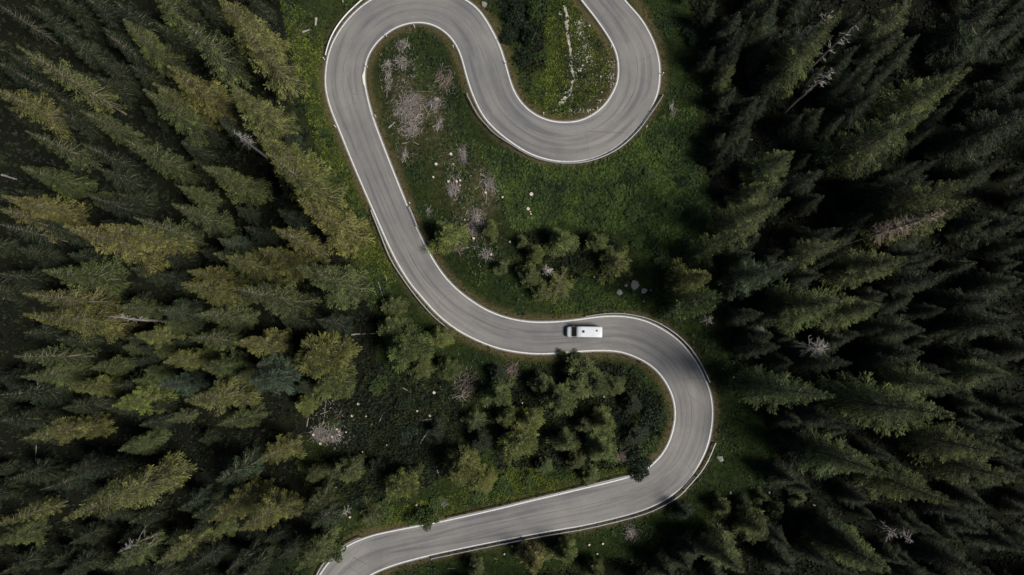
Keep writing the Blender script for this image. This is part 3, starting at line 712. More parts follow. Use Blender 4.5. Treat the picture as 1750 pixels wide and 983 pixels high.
# ------------------------------------------------------------------ dead trees
def dead_tree(name, tipx, basex, h, look, noun, spread, nbr=40, brown=False, zlo=0.3):
    x, y = at(*tipx, h)
    z = gz(x, y)
    e = empty(name, (x, y, z), rnd.uniform(0, 6.28))
    r = np.random.default_rng(int(tipx[0]))
    ts = np.linspace(0, 1, 8)
    axis_ = np.c_[r.normal(0, .08, 8).cumsum() * 0.6, r.normal(0, .08, 8).cumsum() * 0.6, ts * h - 0.4]
    tv, tf = tubes([(axis_, (0.16 * (h / 12) if h < 19 else 0.2) * (1 - ts) ** 0.7 + 0.03)], 6)
    link("trunk", mesh_from("dead_trunk", tv, tf, [M_BARK if h > 19 else M_DEAD], True), e)
    segs = []
    for k in range(nbr):
        t = r.uniform(zlo, 0.98); az = r.uniform(0, 6.28)
        p0 = np.array([np.interp(t, ts, axis_[:, 0]), np.interp(t, ts, axis_[:, 1]), t * h - 0.4])
        Lb = spread * (1.15 - t) ** 0.7 * r.uniform(0.5, 1.15)
        d = np.array([math.cos(az), math.sin(az), r.uniform(-0.5, 0.35)])
        s = np.linspace(0, 1, 5)[:, None]
        pts = p0 + d * Lb * s + np.array([0, 0, -0.35 * Lb]) * s ** 2 + r.normal(0, .05 * Lb, (5, 3)) * s
        segs.append((pts, np.linspace(0.055, 0.018, 5)))
        for q in range(5):
            i0 = r.integers(1, 4); d2 = unit(d + r.normal(0, .7, 3))
            l2 = Lb * r.uniform(.2, .5)
            segs.append((pts[i0] + d2 * l2 * np.linspace(0, 1, 3)[:, None] + r.normal(0, .03, (3, 3)) * np.array([[0], [1], [1]]), np.array([.03, .022, .014])))
    bv, bf = tubes(segs, 3)
    link("branches", mesh_from("dead_branches", bv, bf, [M_DEADBROWN if brown else M_DEAD]), e)
    reg(e, look, noun, "dead tree", "dead trees", tipx)
    return e
dead_tree("dead_tree", (935, 462), None, 7.5, "bone-white leafless", "snag", 1.7, 36, zlo=.45)
dead_tree("dead_tree", (1412, 590), None, 17, "bare grey wide-branched", "dead tree", 4.2, 34, zlo=.6)
dead_tree("dead_spruce", (1630, 358), None, 30, "brown needleless slender", "dead spruce", 2.3, 130, True, zlo=.35)
dead_tree("dead_tree", (400, 226), None, 15, "small bare grey", "dead tree", 2.0, 36, zlo=.5)
dead_tree("dead_tree", (1418, 22), None, 24, "grey dead-topped", "dead spruce", 3.0, 44, zlo=.4)
dead_tree("dead_tree", (1474, 28), None, 24, "bare trunk and sparse twigs on a", "dead tree", 2.4, 16, zlo=.4)
dead_tree("dead_tree", (1425, 118), None, 20, "grey curled-branch", "dead tree", 2.4, 28, zlo=.6)
dead_tree("dead_tree", (1556, 925), None, 14, "pale grey branching", "dead tree", 2.6, 26, zlo=.5)
dead_tree("dead_tree", (1312, 570), None, 10, "silvery fine-twigged", "dead tree", 2.0, 40, zlo=.4)
dead_tree("dead_tree", (205, 945), None, 13, "straggly grey-twigged", "dead tree", 2.6, 30, zlo=.4)
dead_tree("dead_tree", (585, 880), None, 5, "short grey spiky", "dead sapling", 1.4, 18, zlo=.4)
dead_tree("dead_tree", (183, 540), None, 18, "bare pale-trunked", "dead spruce", 1.6, 14, zlo=.4)
dead_tree("dead_tree", (1215, 545), None, 4, "thin grey twiggy", "dead sapling", 1.6, 16, zlo=.2)

# ------------------------------------------------------------------ bushes
def bush_mesh(seed, n=2400, flat=0.7):
    r = np.random.default_rng(seed)
    cl = r.normal(0, 1, (16, 3)); cl = unit(cl) * r.uniform(.35, .85, (16, 1)); cl[:, 2] = np.abs(cl[:, 2]) * flat + .1
    k = r.integers(0, 16, n)
    dr = unit(r.normal(0, 1, (n, 3)))
    p = cl[k] + dr * 0.27 * r.uniform(.6, 1, (n, 1)); p[:, 2] = np.maximum(p[:, 2], 0.02)
    d = unit(dr + r.normal(0, .5, (n, 3)) - np.array([0, 0, .2])); nn = unit(dr + np.array([0, 0, 1.0]) + r.normal(0, .4, (n, 3)))
    q = kites(p, d, r.uniform(.07, .13, n), r.uniform(.05, .085, n), nn)
    st = [(np.array([[0, 0, -.1], c_ * .6, c_]), np.array([.03, .02, .01])) for c_ in cl]
    sv, sf = tubes(st, 3)
    cm_ = mesh_from("bush_foliage", q.reshape(-1, 3), np.arange(n * 4).reshape(-1, 4), [M_LEAF], False, None, {"tip": np.repeat(r.uniform(0, 1, n), 4)})
    return cm_, mesh_from("bush_stems", sv, sf, [M_BARK])
BUSH = [bush_mesh(s) for s in (5, 6, 7)]
BPX = [(725, 887, 50, 3.4, 'g', "overhanging the road edge"), (702, 889, 24, 1.6, 'l', ""), (1088, 800, 52, 3.0, 'd', "overhanging"), (568, 948, 44, 3.0, 'g', ""), (1117, 715, 50, 2.2, 'd', ""), (1108, 765, 40, 2.0, 'g', ""), (860, 830, 34, 1.5, 'l', ""), (905, 822, 30, 1.4, 'l', ""),
       (870, 843, 26, 1.2, 'g', ""), (960, 604, 18, 1.6, 'g', ""), (984, 608, 22, 1.8, 'l', ""), (1240, 150, 30, 2, 'g', ""), (1195, 300, 44, 1.6, 'g', ""), (1222, 270, 32, 1.8, 'd', ""), (1180, 60, 40, 2.0, 'd', ""), (1230, 60, 40, 2.4, 'd', ""), (1255, 225, 30, 1.8, 'd', ""),
       (648, 660, 36, 1.5, 'g', ""), (690, 690, 36, 1.6, 'd', ""), (612, 860, 36, 1.5, 'd', ""), (700, 745, 40, 1.5, 'd', ""), (880, 20, 40, 3, 'd', ""), (905, 60, 38, 3, 'd', ""), (915, 15, 34, 2.6, 'g', ""), (895, 95, 34, 2.2, 'd', ""), (925, 95, 30, 1.8, 'g', ""), (868, 60, 30, 2, 'd', ""),
       (1090, 410, 30, 1.2, 'g', ""), (1130, 440, 34, 1.6, 'g', ""), (1060, 330, 34, 1.2, 'l', ""), (1110, 300, 30, 1.0, 'g', ""), (1150, 360, 40, 1.3, 'l', ""), (1010, 340, 26, .9, 'g', ""), (960, 320, 24, .9, 'd', ""), (1085, 365, 36, 1.1, 'g', ""), (1140, 260, 30, 1.2, 'l', ""), (1170, 240, 34, 1.4, 'g', ""), (930, 300, 22, .8, 'l', ""), (1040, 385, 28, 1.2, 'l', ""), (1165, 310, 26, 1.3, 'd', ""), (1170, 420, 34, 1.6, 'd', ""), (1000, 820, 26, 1.2, 'l', ""), (820, 850, 28, 1.2, 'l', ""), (660, 870, 40, 1.6, 'g', ""), (745, 860, 30, 1.2, 'l', "")]
for cx_, cy_, w, h, tint, _ in BPX:
    x, y = at(cx_, cy_, h * .5); rad = w * .103 * .5
    fm_, sm_ = BUSH[rnd.randrange(3)]
    e = empty("bush", (x, y, gz(x, y)), rnd.uniform(0, 6.28)); e.scale = (rad, rad, h / 0.95)
    f_ = link("foliage", fm_, e); link("stems", sm_, e)
    t_ = TINT[tint]; f_.color = (t_[0] * 0.8, t_[1] * 1.0, t_[2] * .8, 1)
    reg(e, ("large " if w > 36 else "low " if h < 1.7 else "") + HUE[tint] + " leafy", "bush", "bush", "bushes between the bends", (cx_, cy_))

# ------------------------------------------------------------------ meadow plants and grass: uncountable ground cover
def tufts(name, pts, size, tint, nl, mt, up=(0.3, 1.0), wide=0.3):
    n_ = len(pts)
    z = ground_z(pts[:, 0], pts[:, 1])
    base = np.c_[pts, z - 0.02]
    az = R.uniform(0, 6.28, (n_, nl)); el = R.uniform(*up, (n_, nl))
    d = np.stack([np.cos(az) * np.cos(el), np.sin(az) * np.cos(el), np.sin(el)], -1)
    s = (size * R.uniform(.6, 1.3, n_))[:, None] * R.uniform(.7, 1.2, (n_, nl))
    pp = np.repeat(base[:, None, :], nl, 1) + R.normal(0, .10, (n_, nl, 3)) * np.array([1, 1, 0]) * size
    nn = unit(np.array([0, 0, 1.0]) + R.normal(0, .3, (n_, nl, 3)))
    q = kites(pp.reshape(-1, 3), d.reshape(-1, 3), s.ravel(), s.ravel() * wide, nn.reshape(-1, 3))
    tipv = np.repeat(np.repeat(R.uniform(0, 1, n_) ** 1.5, nl), 4)
    o = link(name, mesh_from(name, q.reshape(-1, 3), np.arange(n_ * nl * 4).reshape(-1, 4), [mt], False, None, {"tip": tipv}))
    o.color = (*tint, 1)
    return o
def scatter(n_, test):
    out = []
    while sum(map(len, out)) < n_:
        px = R.uniform(-15, 1765, n_); py = R.uniform(-15, 998, n_)
        w = np.array([at(a, b_) for a, b_ in zip(px, py)])
        d = dist_road(w[:, 0], w[:, 1])
        out.append(w[test(w, d, px, py)])
    return np.concatenate(out)[:n_]
def pxpoly(p):
    return [at(*q) for q in p]
MEADOW = pxpoly([(820, 250), (960, 282), (1060, 262), (1130, 200), (1190, 180), (1215, 330), (1210, 440), (1120, 430), (1060, 400), (960, 380), (880, 400), (850, 330)])
LUSH = pxpoly([(1000, 470), (1060, 470), (1120, 520), (1060, 532), (980, 540), (940, 525)])
open_ = lambda w, d, px, py: (d > 0.35) & ~forest_mask(w[:, 0], w[:, 1])
gp = scatter(26000, lambda w, d, px, py: open_(w, d, px, py) & (R.random(len(w)) < np.clip(d / 2.5, .15, 1)))
tag(tufts("grass", gp, 0.38, (0.029, 0.043, 0.013), 5, M_GRASS, (0.5, 1.3), .22), "short green grass covering the slopes beside the road", "grass", kind='stuff')
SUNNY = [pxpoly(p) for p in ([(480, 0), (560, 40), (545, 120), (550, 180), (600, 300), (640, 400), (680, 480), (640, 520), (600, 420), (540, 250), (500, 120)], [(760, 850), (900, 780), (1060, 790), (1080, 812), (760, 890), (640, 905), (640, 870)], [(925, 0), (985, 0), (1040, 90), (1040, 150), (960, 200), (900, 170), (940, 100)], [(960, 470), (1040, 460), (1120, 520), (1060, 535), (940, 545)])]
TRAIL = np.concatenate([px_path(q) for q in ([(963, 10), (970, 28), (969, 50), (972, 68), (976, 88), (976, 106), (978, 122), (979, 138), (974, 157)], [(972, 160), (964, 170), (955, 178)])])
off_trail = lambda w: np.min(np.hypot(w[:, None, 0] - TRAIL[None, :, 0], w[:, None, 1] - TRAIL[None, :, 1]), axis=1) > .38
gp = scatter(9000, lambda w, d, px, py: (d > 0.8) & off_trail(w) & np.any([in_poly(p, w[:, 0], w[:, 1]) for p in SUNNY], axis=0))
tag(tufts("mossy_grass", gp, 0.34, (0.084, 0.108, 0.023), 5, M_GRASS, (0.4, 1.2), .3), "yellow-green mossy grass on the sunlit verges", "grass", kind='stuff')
gp = scatter(5000, lambda w, d, px, py: (d > 0.3) & (d < 1.6))
tag(tufts("dry_grass", gp, 0.24, (0.080, 0.064, 0.030), 5, M_GRASS, (0.5, 1.3), .2), "straw-coloured dry grass along the road verge", "grass", kind='stuff')
wn_ = lambda w: np.array([noise.noise(Vector((a * .16, b_ * .16, 3.0))) for a, b_ in w]) > .02
gp = scatter(3500, lambda w, d, px, py: open_(w, d, px, py) & (d > 1.2) & wn_(w))
tag(tufts("tall_herbs", gp, 0.6, (0.016, 0.028, 0.010), 7, M_GRASS, (0.1, 0.8), .5), "dark leafy herbs growing in clumps over the clearings", "plants", kind='stuff')
gp = scatter(7000, lambda w, d, px, py: (d > 1.2) & (in_poly(MEADOW, w[:, 0], w[:, 1]) | in_poly(LUSH, w[:, 0], w[:, 1])))
tag(tufts("meadow_plants", gp, 0.55, (0.029, 0.047, 0.014), 7, M_GRASS, (0.1, 0.8), .6), "broad-leaved green plants filling the meadow between the bends", "plants", kind='stuff')
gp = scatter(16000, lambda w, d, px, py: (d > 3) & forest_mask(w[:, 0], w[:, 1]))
SHADE_PATCHES = [pxpoly(p) for p in ([(640, 620), (760, 645), (800, 720), (760, 820), (650, 850), (540, 850), (560, 760), (600, 690)], [(850, 630), (1060, 620), (1130, 680), (1130, 760), (1060, 800), (850, 800)], [(850, 0), (930, 0), (930, 110), (900, 130), (865, 60)], [(880, 400), (1040, 400), (1060, 460), (900, 490)])]  # clearing patches where dark plants are added to imitate tree shade
gp = np.concatenate([gp, scatter(5000, lambda w, d, px, py: (d > 2.2) & np.any([in_poly(p, w[:, 0], w[:, 1]) for p in SHADE_PATCHES], axis=0))])
tag(tufts("undergrowth_and_shade", gp, 0.75, (0.007, 0.010, 0.005), 6, M_GRASS, (0.2, 1.0), .4), "dark low plants in the forest, and as added shade in the clearings", "undergrowth", kind='stuff')

# ------------------------------------------------------------------ brush piles, logs, stumps, rocks
def brush(px, py, w, h, n_, look, ang=None, noun="brush pile", mt=None, big=0.0):
    x, y = at(px, py); z = gz(x, y)
    r = np.random.default_rng(int(px * 3 + py))
    rx_, ry_ = w * .103 / 2, h * .103 / 2
    segs, tone = [], []
    n_ = int(n_ * 1.15)
    nc = 3 + n_ // 40
    cc = [(math.sqrt(r.random()) * math.cos(t) * .8, math.sqrt(r.random()) * math.sin(t) * .8, r.uniform(.18, .5), r.uniform(0, 3.14)) for t in r.uniform(0, 6.28, nc)]
    for k in range(n_):
        ux, uy, sp, ca = cc[r.integers(nc)]
        cx0, cy0 = (ux + r.normal(0, sp)) * rx_ * .85, (uy + r.normal(0, sp)) * ry_ * .85
        rr_ = min(1.0, math.hypot(cx0 / rx_, cy0 / ry_))
        hz = 0.6 * (1 - rr_ ** 2) * r.random() * min(1.3, rx_) + 0.05
        a = (ang if ang is not None else ca) + r.normal(0, .45)
        l = (r.uniform(.3, .9) if r.random() < .85 else r.uniform(1.0, 1.7)) * min(1.5, 0.6 * (rx_ + ry_))
        d = np.array([math.cos(a), math.sin(a), r.normal(0, .12)])
        s = np.linspace(-.5, .5, 4)[:, None]
        gzz = gz(x + cx0, y + cy0) - z
        pts = np.array([cx0, cy0, gzz + hz]) + d * l * s + np.array([-d[1], d[0], 0]) * r.normal(0, .18) * (s * 2) ** 2 * l
        pts[:, 2] = np.maximum(pts[:, 2], gzz + .03)
        segs.append((pts, np.linspace(1, .6, 4) * r.uniform(.014, .046) * (1 + big)))
        tone.append(np.full(12, r.random() ** 1.2))
    v, f = tubes(segs, 3)
    o = link("brush_pile", mesh_from("brush_pile", v, f, [mt or M_STICK], attrs={"tip": np.concatenate(tone)}))
    o.location = (x, y, z)
    reg(o, look, noun, "brush pile", "brush piles left from felling", (px, py))
brush(702, 188, 58, 66, 620, "biggest, dense grey-white", None)
brush(705, 224, 34, 24, 120, "ragged lower fringe", .6)
brush(692, 258, 14, 28, 70, "narrow pale", 1.4)
brush(744, 178, 30, 26, 120, "medium loose grey")
brush(757, 136, 30, 40, 140, "dark brownish", 1.1, mt=M_STICKD)
brush(752, 212, 16, 28, 50, "thin scattered", 1.2)
brush(686, 78, 26, 20, 70, "small topmost grey")
brush(690, 106, 32, 20, 90, "pale chippy")
brush(663, 110, 16, 16, 35, "tiny pale")
brush(664, 140, 14, 34, 60, "upright streak-like", 1.3)
brush(790, 265, 22, 36, 130, "neat slanting grey", 2.2)
brush(776, 318, 22, 44, 150, "long brown-grey", 1.7)
brush(836, 318, 22, 50, 140, "long diagonal pale", 2.3)
brush(813, 385, 30, 46, 200, "wide greyish")
brush(836, 436, 28, 22, 60, "dim brown", None)
brush(734, 362, 12, 24, 22, "hooped bare-twig", 1.2)
brush(784, 424, 22, 22, 60, "round brown", None, mt=M_STICKD)
brush(560, 742, 66, 40, 330, "wide stump-dotted", None)
brush(798, 660, 44, 56, 110, "dark loose", .8, mt=M_STICKD, big=.4)
brush(873, 636, 40, 32, 110, "purplish-brown", .6, mt=M_STICKD)
brush(20, 490, 50, 36, 160, "grey tangled", None)
brush(1079, 908, 26, 22, 90, "bare twiggy", None)
brush(758, 864, 20, 16, 60, "straw-pale", .3)
brush(1062, 782, 26, 26, 60, "dark brown", 2, mt=M_STICKD)
brush(1150, 185, 14, 34, 40, "thin grey", 1.4)

LIT = []
for k in range(1500):
    (x0, y0), (x1, y1), sp = rnd.choice((((688, 70), (692, 120), 9), ((664, 105), (664, 150), 6), ((692, 110), (700, 170), 12), ((705, 150), (690, 275), 14), ((755, 120), (748, 230), 12), ((775, 260), (780, 340), 13), ((795, 345), (815, 400), 16), ((815, 290), (850, 340), 12), ((815, 400), (838, 450), 14), ((545, 735), (600, 745), 16), ((780, 690), (800, 640), 18), ((540, 690), (620, 720), 18)))
    t = rnd.random()
    LIT.append(at(rnd.gauss(x0 + (x1 - x0) * t, sp), rnd.gauss(y0 + (y1 - y0) * t, sp)))
LIT = np.array(LIT); LIT = LIT[dist_road(LIT[:, 0], LIT[:, 1]) > .9]
lz = ground_z(LIT[:, 0], LIT[:, 1]); sg_, tn_ = [], []
for (x, y), z in zip(LIT, lz):
    a = rnd.uniform(0, 3.14); l = rnd.uniform(.12, .7)
    d = np.array([math.cos(a), math.sin(a), rnd.gauss(0, .08)])
    sg_.append((np.array([x, y, z + .14]) + d * l * np.linspace(-.5, .5, 3)[:, None] + np.array([rnd.gauss(0, .03), rnd.gauss(0, .03), 0]) * np.array([[0], [1], [0]]), np.array([1, .9, .6]) * rnd.uniform(.012, .04)))
    tn_.append(np.full(9, rnd.random()))
v, f = tubes(sg_, 3)
tag(link("twig_litter", mesh_from("twig_litter", v, f, [M_STICK], attrs={"tip": np.concatenate(tn_)})), "pale broken twigs strewn over the felled clearings", "twigs", kind='stuff')

def log(p, q, rad, look, noun="log", lift=0.0, mt=None):
    a, b_ = at(*p), at(*q)
    za, zb = gz(*a) + rad * .8 + lift, gz(*b_) + rad * .8 + lift
    c_ = np.array([(a[0] + b_[0]) / 2, (a[1] + b_[1]) / 2, min(za, zb)])
    pa = np.array([*a, za]) - c_; pb = np.array([*b_, zb]) - c_
    s = np.linspace(0, 1, 6)[:, None]
    pts = pa * (1 - s) + pb * s + np.array([0.02, 0.03, 0]) * np.sin(s * 7)
    v, f = tubes([(pts, np.linspace(rad, rad * .55, 6))], 4)
    o = link("log", mesh_from("log", v, f, [mt or M_DEAD], False))
    o.location = c_
    reg(o, look, noun, "log", "fallen logs and poles", ((p[0] + q[0]) / 2, (p[1] + q[1]) / 2))
LOGS = [((1248, 233), (1286, 239), .16, "thin pale fallen"), ((646, 482), (655, 509), .10, "thin white"), ((659, 472), (661, 480), .09, "short white"), ((601, 572), (650, 569), .12, "long straight grey"),
        ((664, 219), (675, 209), .16, "stubby pale"), ((721, 176), (735, 199), .08, "thin leaning"), ((712, 187), (724, 188), .09, "short pale"), ((683, 166), (690, 182), .09, "steep pale"), ((687, 246), (700, 243), .12, "whitish"), ((707, 244), (716, 248), .10, "white splintered"),
        ((796, 294), (806, 303), .10, "straight white"), ((821, 298), (845, 316), .11, "long pale"), ((842, 309), (859, 320), .06, "thin dark"), ((524, 730), (532, 682), .09, "upright-lying grey"), ((552, 725), (557, 682), .07, "slim grey"), ((546, 730), (566, 751), .08, "bent grey"), ((514, 741), (534, 738), .09, "flat pale"), ((504, 770), (520, 752), .10, "dark tilted"),
        ((547, 708), (563, 702), .08, "short whitish"), ((567, 684), (573, 697), .08, "crossed grey"), ((628, 730), (638, 724), .08, "small forked"), ((649, 721), (655, 707), .07, "tiny pale"), ((722, 718), (758, 715), .10, "long pale"), ((717, 760), (732, 736), .09, "slanting pale"), ((745, 797), (751, 816), .10, "short brown"), ((689, 663), (704, 671), .08, "small grey"),
        ((770, 690), (808, 662), .08, "slender crossing"), ((767, 683), (795, 672), .07, "slender low"), ((872, 640), (885, 620), .10, "stout brown"), ((541, 33), (540, 46), .28, "thick white bent"), ((518, 57), (530, 52), .24, "grey mossy"), ((0, 298), (27, 306), .18, "thick white"), ((59, 762), (57, 790), .09, "thin grey"), ((102, 699), (157, 701), .09, "long level pale"),
        ((535, 662), (511, 667), .07, "level pale"), ((1233, 880 - 250), (1241, 647 - 15), .05, "tiny pale"), ((833, 391), (843, 416), .12, "peeled pale"), ((765, 972), (778, 971), .08, "short pale"), ((844, 954), (850, 956), .06, "tiny pale"), ((1233, 906), (1247, 908), .07, "thin pale"), ((787, 425), (801, 424), .16, "curved brown")]
for p, q, rad, look in LOGS:
    log(p, q, rad, look, "pole" if rad < .095 else "log")

def stump_mesh(seed):
    r = np.random.default_rng(seed); k = 12
    a = np.arange(k) * 6.2832 / k; wob = 1 + r.normal(0, .06, k)
    rings = []
    for zz, s in ((-.3, 1.35), (0.0, 1.25), (.18, 1.05), (.42, 1.0)):
        rings.append(np.c_[np.cos(a) * s * wob, np.sin(a) * s * wob, np.full(k, zz)])
    v = np.concatenate(rings); f = []
    for j in range(3):
        for i_ in range(k):
            f.append((j * k + i_, j * k + (i_ + 1) % k, (j + 1) * k + (i_ + 1) % k, (j + 1) * k + i_))
    bark = mesh_from("stump_bark", v, f, [M_BARK], True)
    t = np.concatenate([np.c_[np.cos(a) * .97 * wob, np.sin(a) * .97 * wob, np.full(k, .425)], np.c_[np.cos(a) * .9 * wob, np.sin(a) * .9 * wob, np.full(k, .45)]])
    tf_ = [(i_, (i_ + 1) % k, k + (i_ + 1) % k, k + i_) for i_ in range(k)] + [tuple(range(k, 2 * k))]
    cut = mesh_from("stump_cut", t, tf_, [M_CUT])
    return bark, cut
STUMP = [stump_mesh(s) for s in (1, 2, 3)]
STUMPS = [(908, 333, 9), (902.5, 359, 8), (906, 364, 3), (907, 368, 4), (771, 265, 7), (746, 282.5, 7), (741, 304, 5), (767, 312, 6), (781, 312, 6), (787, 310.5, 5), (787, 319, 3.5), (830.5, 331.5, 6), (859, 339, 5), (818, 380, 5), (810, 409, 6), (839.5, 437, 6), (795, 378, 3), (871.5, 416, 5),
          (846, 406, 3), (781, 394, 4), (775, 282, 3.5), (537, 743, 6), (549, 757.5, 6), (569.5, 746, 6), (577, 733, 5), (581, 737, 4), (582, 743, 3.5), (593, 738, 3.5), (603.5, 710, 6), (614, 690, 6), (627, 711, 3), (742, 671, 7), (735.5, 710, 6), (714, 702, 5), (697, 745, 3.5), (893, 689, 4),
          (1015, 474, 4), (1252, 645, 6), (712, 863, 5), (717, 867, 4), (599, 883, 5), (1007, 931, 5), (1030, 929, 5), (1021, 947, 4), (875, 933, 4), (862, 946, 4), (756, 633, 3), (855, 634, 5), (1032, 693 - 15, 3.5), (662, 760, 3), (575, 833, 4), (620, 790 - 18, 3)]
for px, py, w in STUMPS:
    x, y = at(px, py); rad = max(.12, w * .103 / 2 * .72)
    e = empty("tree_stump", (x, y, gz(x, y)), rnd.uniform(0, 6)); e.scale = (rad, rad, rnd.uniform(.8, 1.1))
    bk, ct = STUMP[rnd.randrange(3)]
    link("bark", bk, e); link("cut_face", ct, e)
    reg(e, ("large" if w >= 7 else "medium" if w >= 5 else "small") + " pale sawn", "stump", "tree stump", "sawn stumps in the clearings", (px, py))

def rock_mesh(seed, sub=3, amp=.35, mt=None):
    bm = bmesh.new(); bmesh.ops.create_icosphere(bm, subdivisions=sub, radius=1.0)
    off = Vector((seed * 7.1, seed * 3.3, 0))
    for v in bm.verts:
        n_ = noise.noise(v.co * 1.1 + off) * amp + noise.noise(v.co * 3.0 + off) * amp * .35
        c_ = v.co * (1 + n_)
        cell = noise.cell(v.co * 1.3 + off)
        v.co = c_ * (1 + .06 * cell)
        v.co.z *= .7
    rr_ = random.Random(seed * 5)
    for k in range(14):
        n_ = Vector((rr_.gauss(0, 1), rr_.gauss(0, 1), rr_.gauss(.2, .8))).normalized(); dd_ = rr_.uniform(.5, .82) * (.8 if abs(n_.z) > .7 else 1)
        for v in bm.verts:
            e_ = v.co.dot(n_) - dd_
            if e_ > 0: v.co -= n_ * e_ * .93
    me_ = bpy.data.meshes.new("rock"); bm.to_mesh(me_); bm.free()
    me_.materials.append(mt or M_ROCK)
    return me_
ROCKS = [rock_mesh(s) for s in (1, 2, 3)]
BIG = [(1085, 487.5, 21, 20, "largest round grey"), (1101, 497, 17, 10, "flat grey"), (1059, 500, 16, 12, "jagged broken"), (1070, 487, 8, 8, "small grey"), (1112, 496, 5, 5, "tiny grey"), (1231, 784, 17, 12, "angular pale grey"), (746, 170, 14, 8, "greenish white"), (1247, 841, 5, 7, "small white"), (1386, 859, 9, 6, "bright white"),
       (1458, 861, 8, 6, "dim grey"), (1099, 514, 7, 9, "mottled grey"), (692, 82, 5, 9, "upright white"), (1313, 841, 5, 5, "small pale"), (828, 8, 14, 12, "pale broken slab-like"), (1252, 268, 9, 14, "pale bluish")]
for px, py, w, h, look in BIG:
    x, y = at(px, py); z = gz(x, y)
    o = link("rock" if w < 14 else "boulder", ROCKS[rnd.randrange(3)])
    o.location = (x, y, z + .12 * w * .05); o.scale = (w * .103 / 2, h * .103 / 2, min(w, h) * .103 / 2)
    o.rotation_euler = (0, 0, rnd.uniform(-.3, .3))
    reg(o, look, "rock" if w < 14 else "boulder", "rock", "rocks beside the road", (px, py))
# white stones in the hairpin's grass
STN_M = [rock_mesh(s, 2, .4, M_STONE) for s in (4, 5)]
r = random.Random(3)
spots = [(967, 93), (938, 106), (984, 91), (1000, 94), (1001, 82), (990, 128), (994, 127), (925, 154), (940, 160), (934, 159), (953, 163), (1024, 172), (1008, 172), (1004, 100), (985, 99), (992, 117), (897, 129), (878, 101), (884, 103), (983, 42), (992, 55), (994, 60), (989, 37), (1003, 63)]
for k in range(60):
    cx_, cy_ = r.choice(((992, 52), (1002, 82), (990, 60), (996, 105), (1012, 100), (1018, 135), (994, 130), (1030, 160)))
    spots.append((r.gauss(cx_, 6), r.gauss(cy_, 9)))
for px, py in spots:
    x, y = at(px, py)
    if dist_road(x, y)[0] < .6: continue
    o = link("stone", STN_M[r.randrange(2)])
    s = r.choice((.07, .08, .10, .12, .15, .2)); o.location = (x, y, gz(x, y) + s * .3); o.scale = (s * r.uniform(.8, 1.5), s, s); o.rotation_euler = (0, 0, r.uniform(0, 6))
    tag(o, "small white stone lying in the grass inside the upper right hairpin", "stone", "white stones inside the upper right hairpin")
# gravel spill
gp = []
for k in range(900):
    cx_, cy_, s1, s2 = r.choice(((990, 50, 5, 9), (1000, 80, 4, 6), (993, 40, 4, 5), (1015, 110, 14, 25), (1045, 130, 4, 22), (1000, 190, 30, 3), (973, 160, 8, 5), (985, 110, 6, 18)))
    x, y = at(r.gauss(cx_, s1), r.gauss(cy_, s2))
    gp.append((x, y))
gp = np.array(gp); gp = gp[dist_road(gp[:, 0], gp[:, 1]) > .45]
ico = bmesh.new(); bmesh.ops.create_icosphere(ico, subdivisions=1, radius=1.0)
iv = np.array([v.co[:] for v in ico.verts]); ifc = np.array([[v.index for v in f.verts] for f in ico.faces]); ico.free()
sz = R.uniform(.03, .10, len(gp)); gz_ = ground_z(gp[:, 0], gp[:, 1])
gv = (iv[None] * sz[:, None, None] * (1 + R.normal(0, .2, (len(gp), len(iv), 1)))) + np.c_[gp, gz_ + sz * .4][:, None, :]
gfc = (ifc[None] + (np.arange(len(gp)) * len(iv))[:, None, None]).reshape(-1, 3)
tag(link("gravel", mesh_from("gravel", gv.reshape(-1, 3), gfc, [M_STONE])), "pale gravel scattered in the grass inside the upper right hairpin", "gravel", kind='stuff')

# ------------------------------------------------------------------ guardrails
def guardrail(poly_px, look, beam_h=0.70, post_step=3.2, overgrown=False):
    pl = smooth(resample(np.array([at(*p) for p in catmull(poly_px)]), step=.5), 4)
    c0 = pl[len(pl) // 2]
    z0 = plane_z(*c0)
    e = empty("guardrail", (c0[0], c0[1], z0))
    z = plane_z(pl[:, 0], pl[:, 1]) - z0
    nn = normals2(pl)
    prof = [(-.05, -.155), (.035, -.11), (.035, -.06), (-.03, -.01), (-.03, .01), (.035, .06), (.035, .11), (-.05, .155)]
    k = len(prof); V = []
    for p, zz, q in zip(pl, z, nn):
        for a, h in prof:
            V.append((p[0] - c0[0] + q[0] * a, p[1] - c0[1] + q[1] * a, zz + beam_h + h))
        for a, h in prof[::-1]:
            V.append((p[0] - c0[0] + q[0] * (a + .06), p[1] - c0[1] + q[1] * (a + .06), zz + beam_h + h))
    k2 = 2 * k; Fq = []
    for i_ in range(len(pl) - 1):
        for j in range(k2):
            Fq.append((i_ * k2 + j, i_ * k2 + (j + 1) % k2, (i_ + 1) * k2 + (j + 1) % k2, (i_ + 1) * k2 + j))
    Fq.append(tuple(range(k2))[::-1]); Fq.append(tuple((len(pl) - 1) * k2 + j for j in range(k2)))
    link("beam", mesh_from("guardrail_beam", V, Fq, [M_STEEL]), e)
    for p, q in resample(np.c_[pl, nn], step=post_step).reshape(-1, 2, 2):
        o = link("post", POST_ME, e)
        gx_, gy_ = p + q * .13 * (1 if overgrown is not None else 1)
        o.location = (gx_ - c0[0], gy_ - c0[1], plane_z(gx_, gy_) - z0)
        o.rotation_euler = (0, 0, math.atan2(q[1], q[0]))
    mid = to_px(c0[0], c0[1], z0 + .7)
    tag(e, look, "guardrail", "guardrails along the bends")
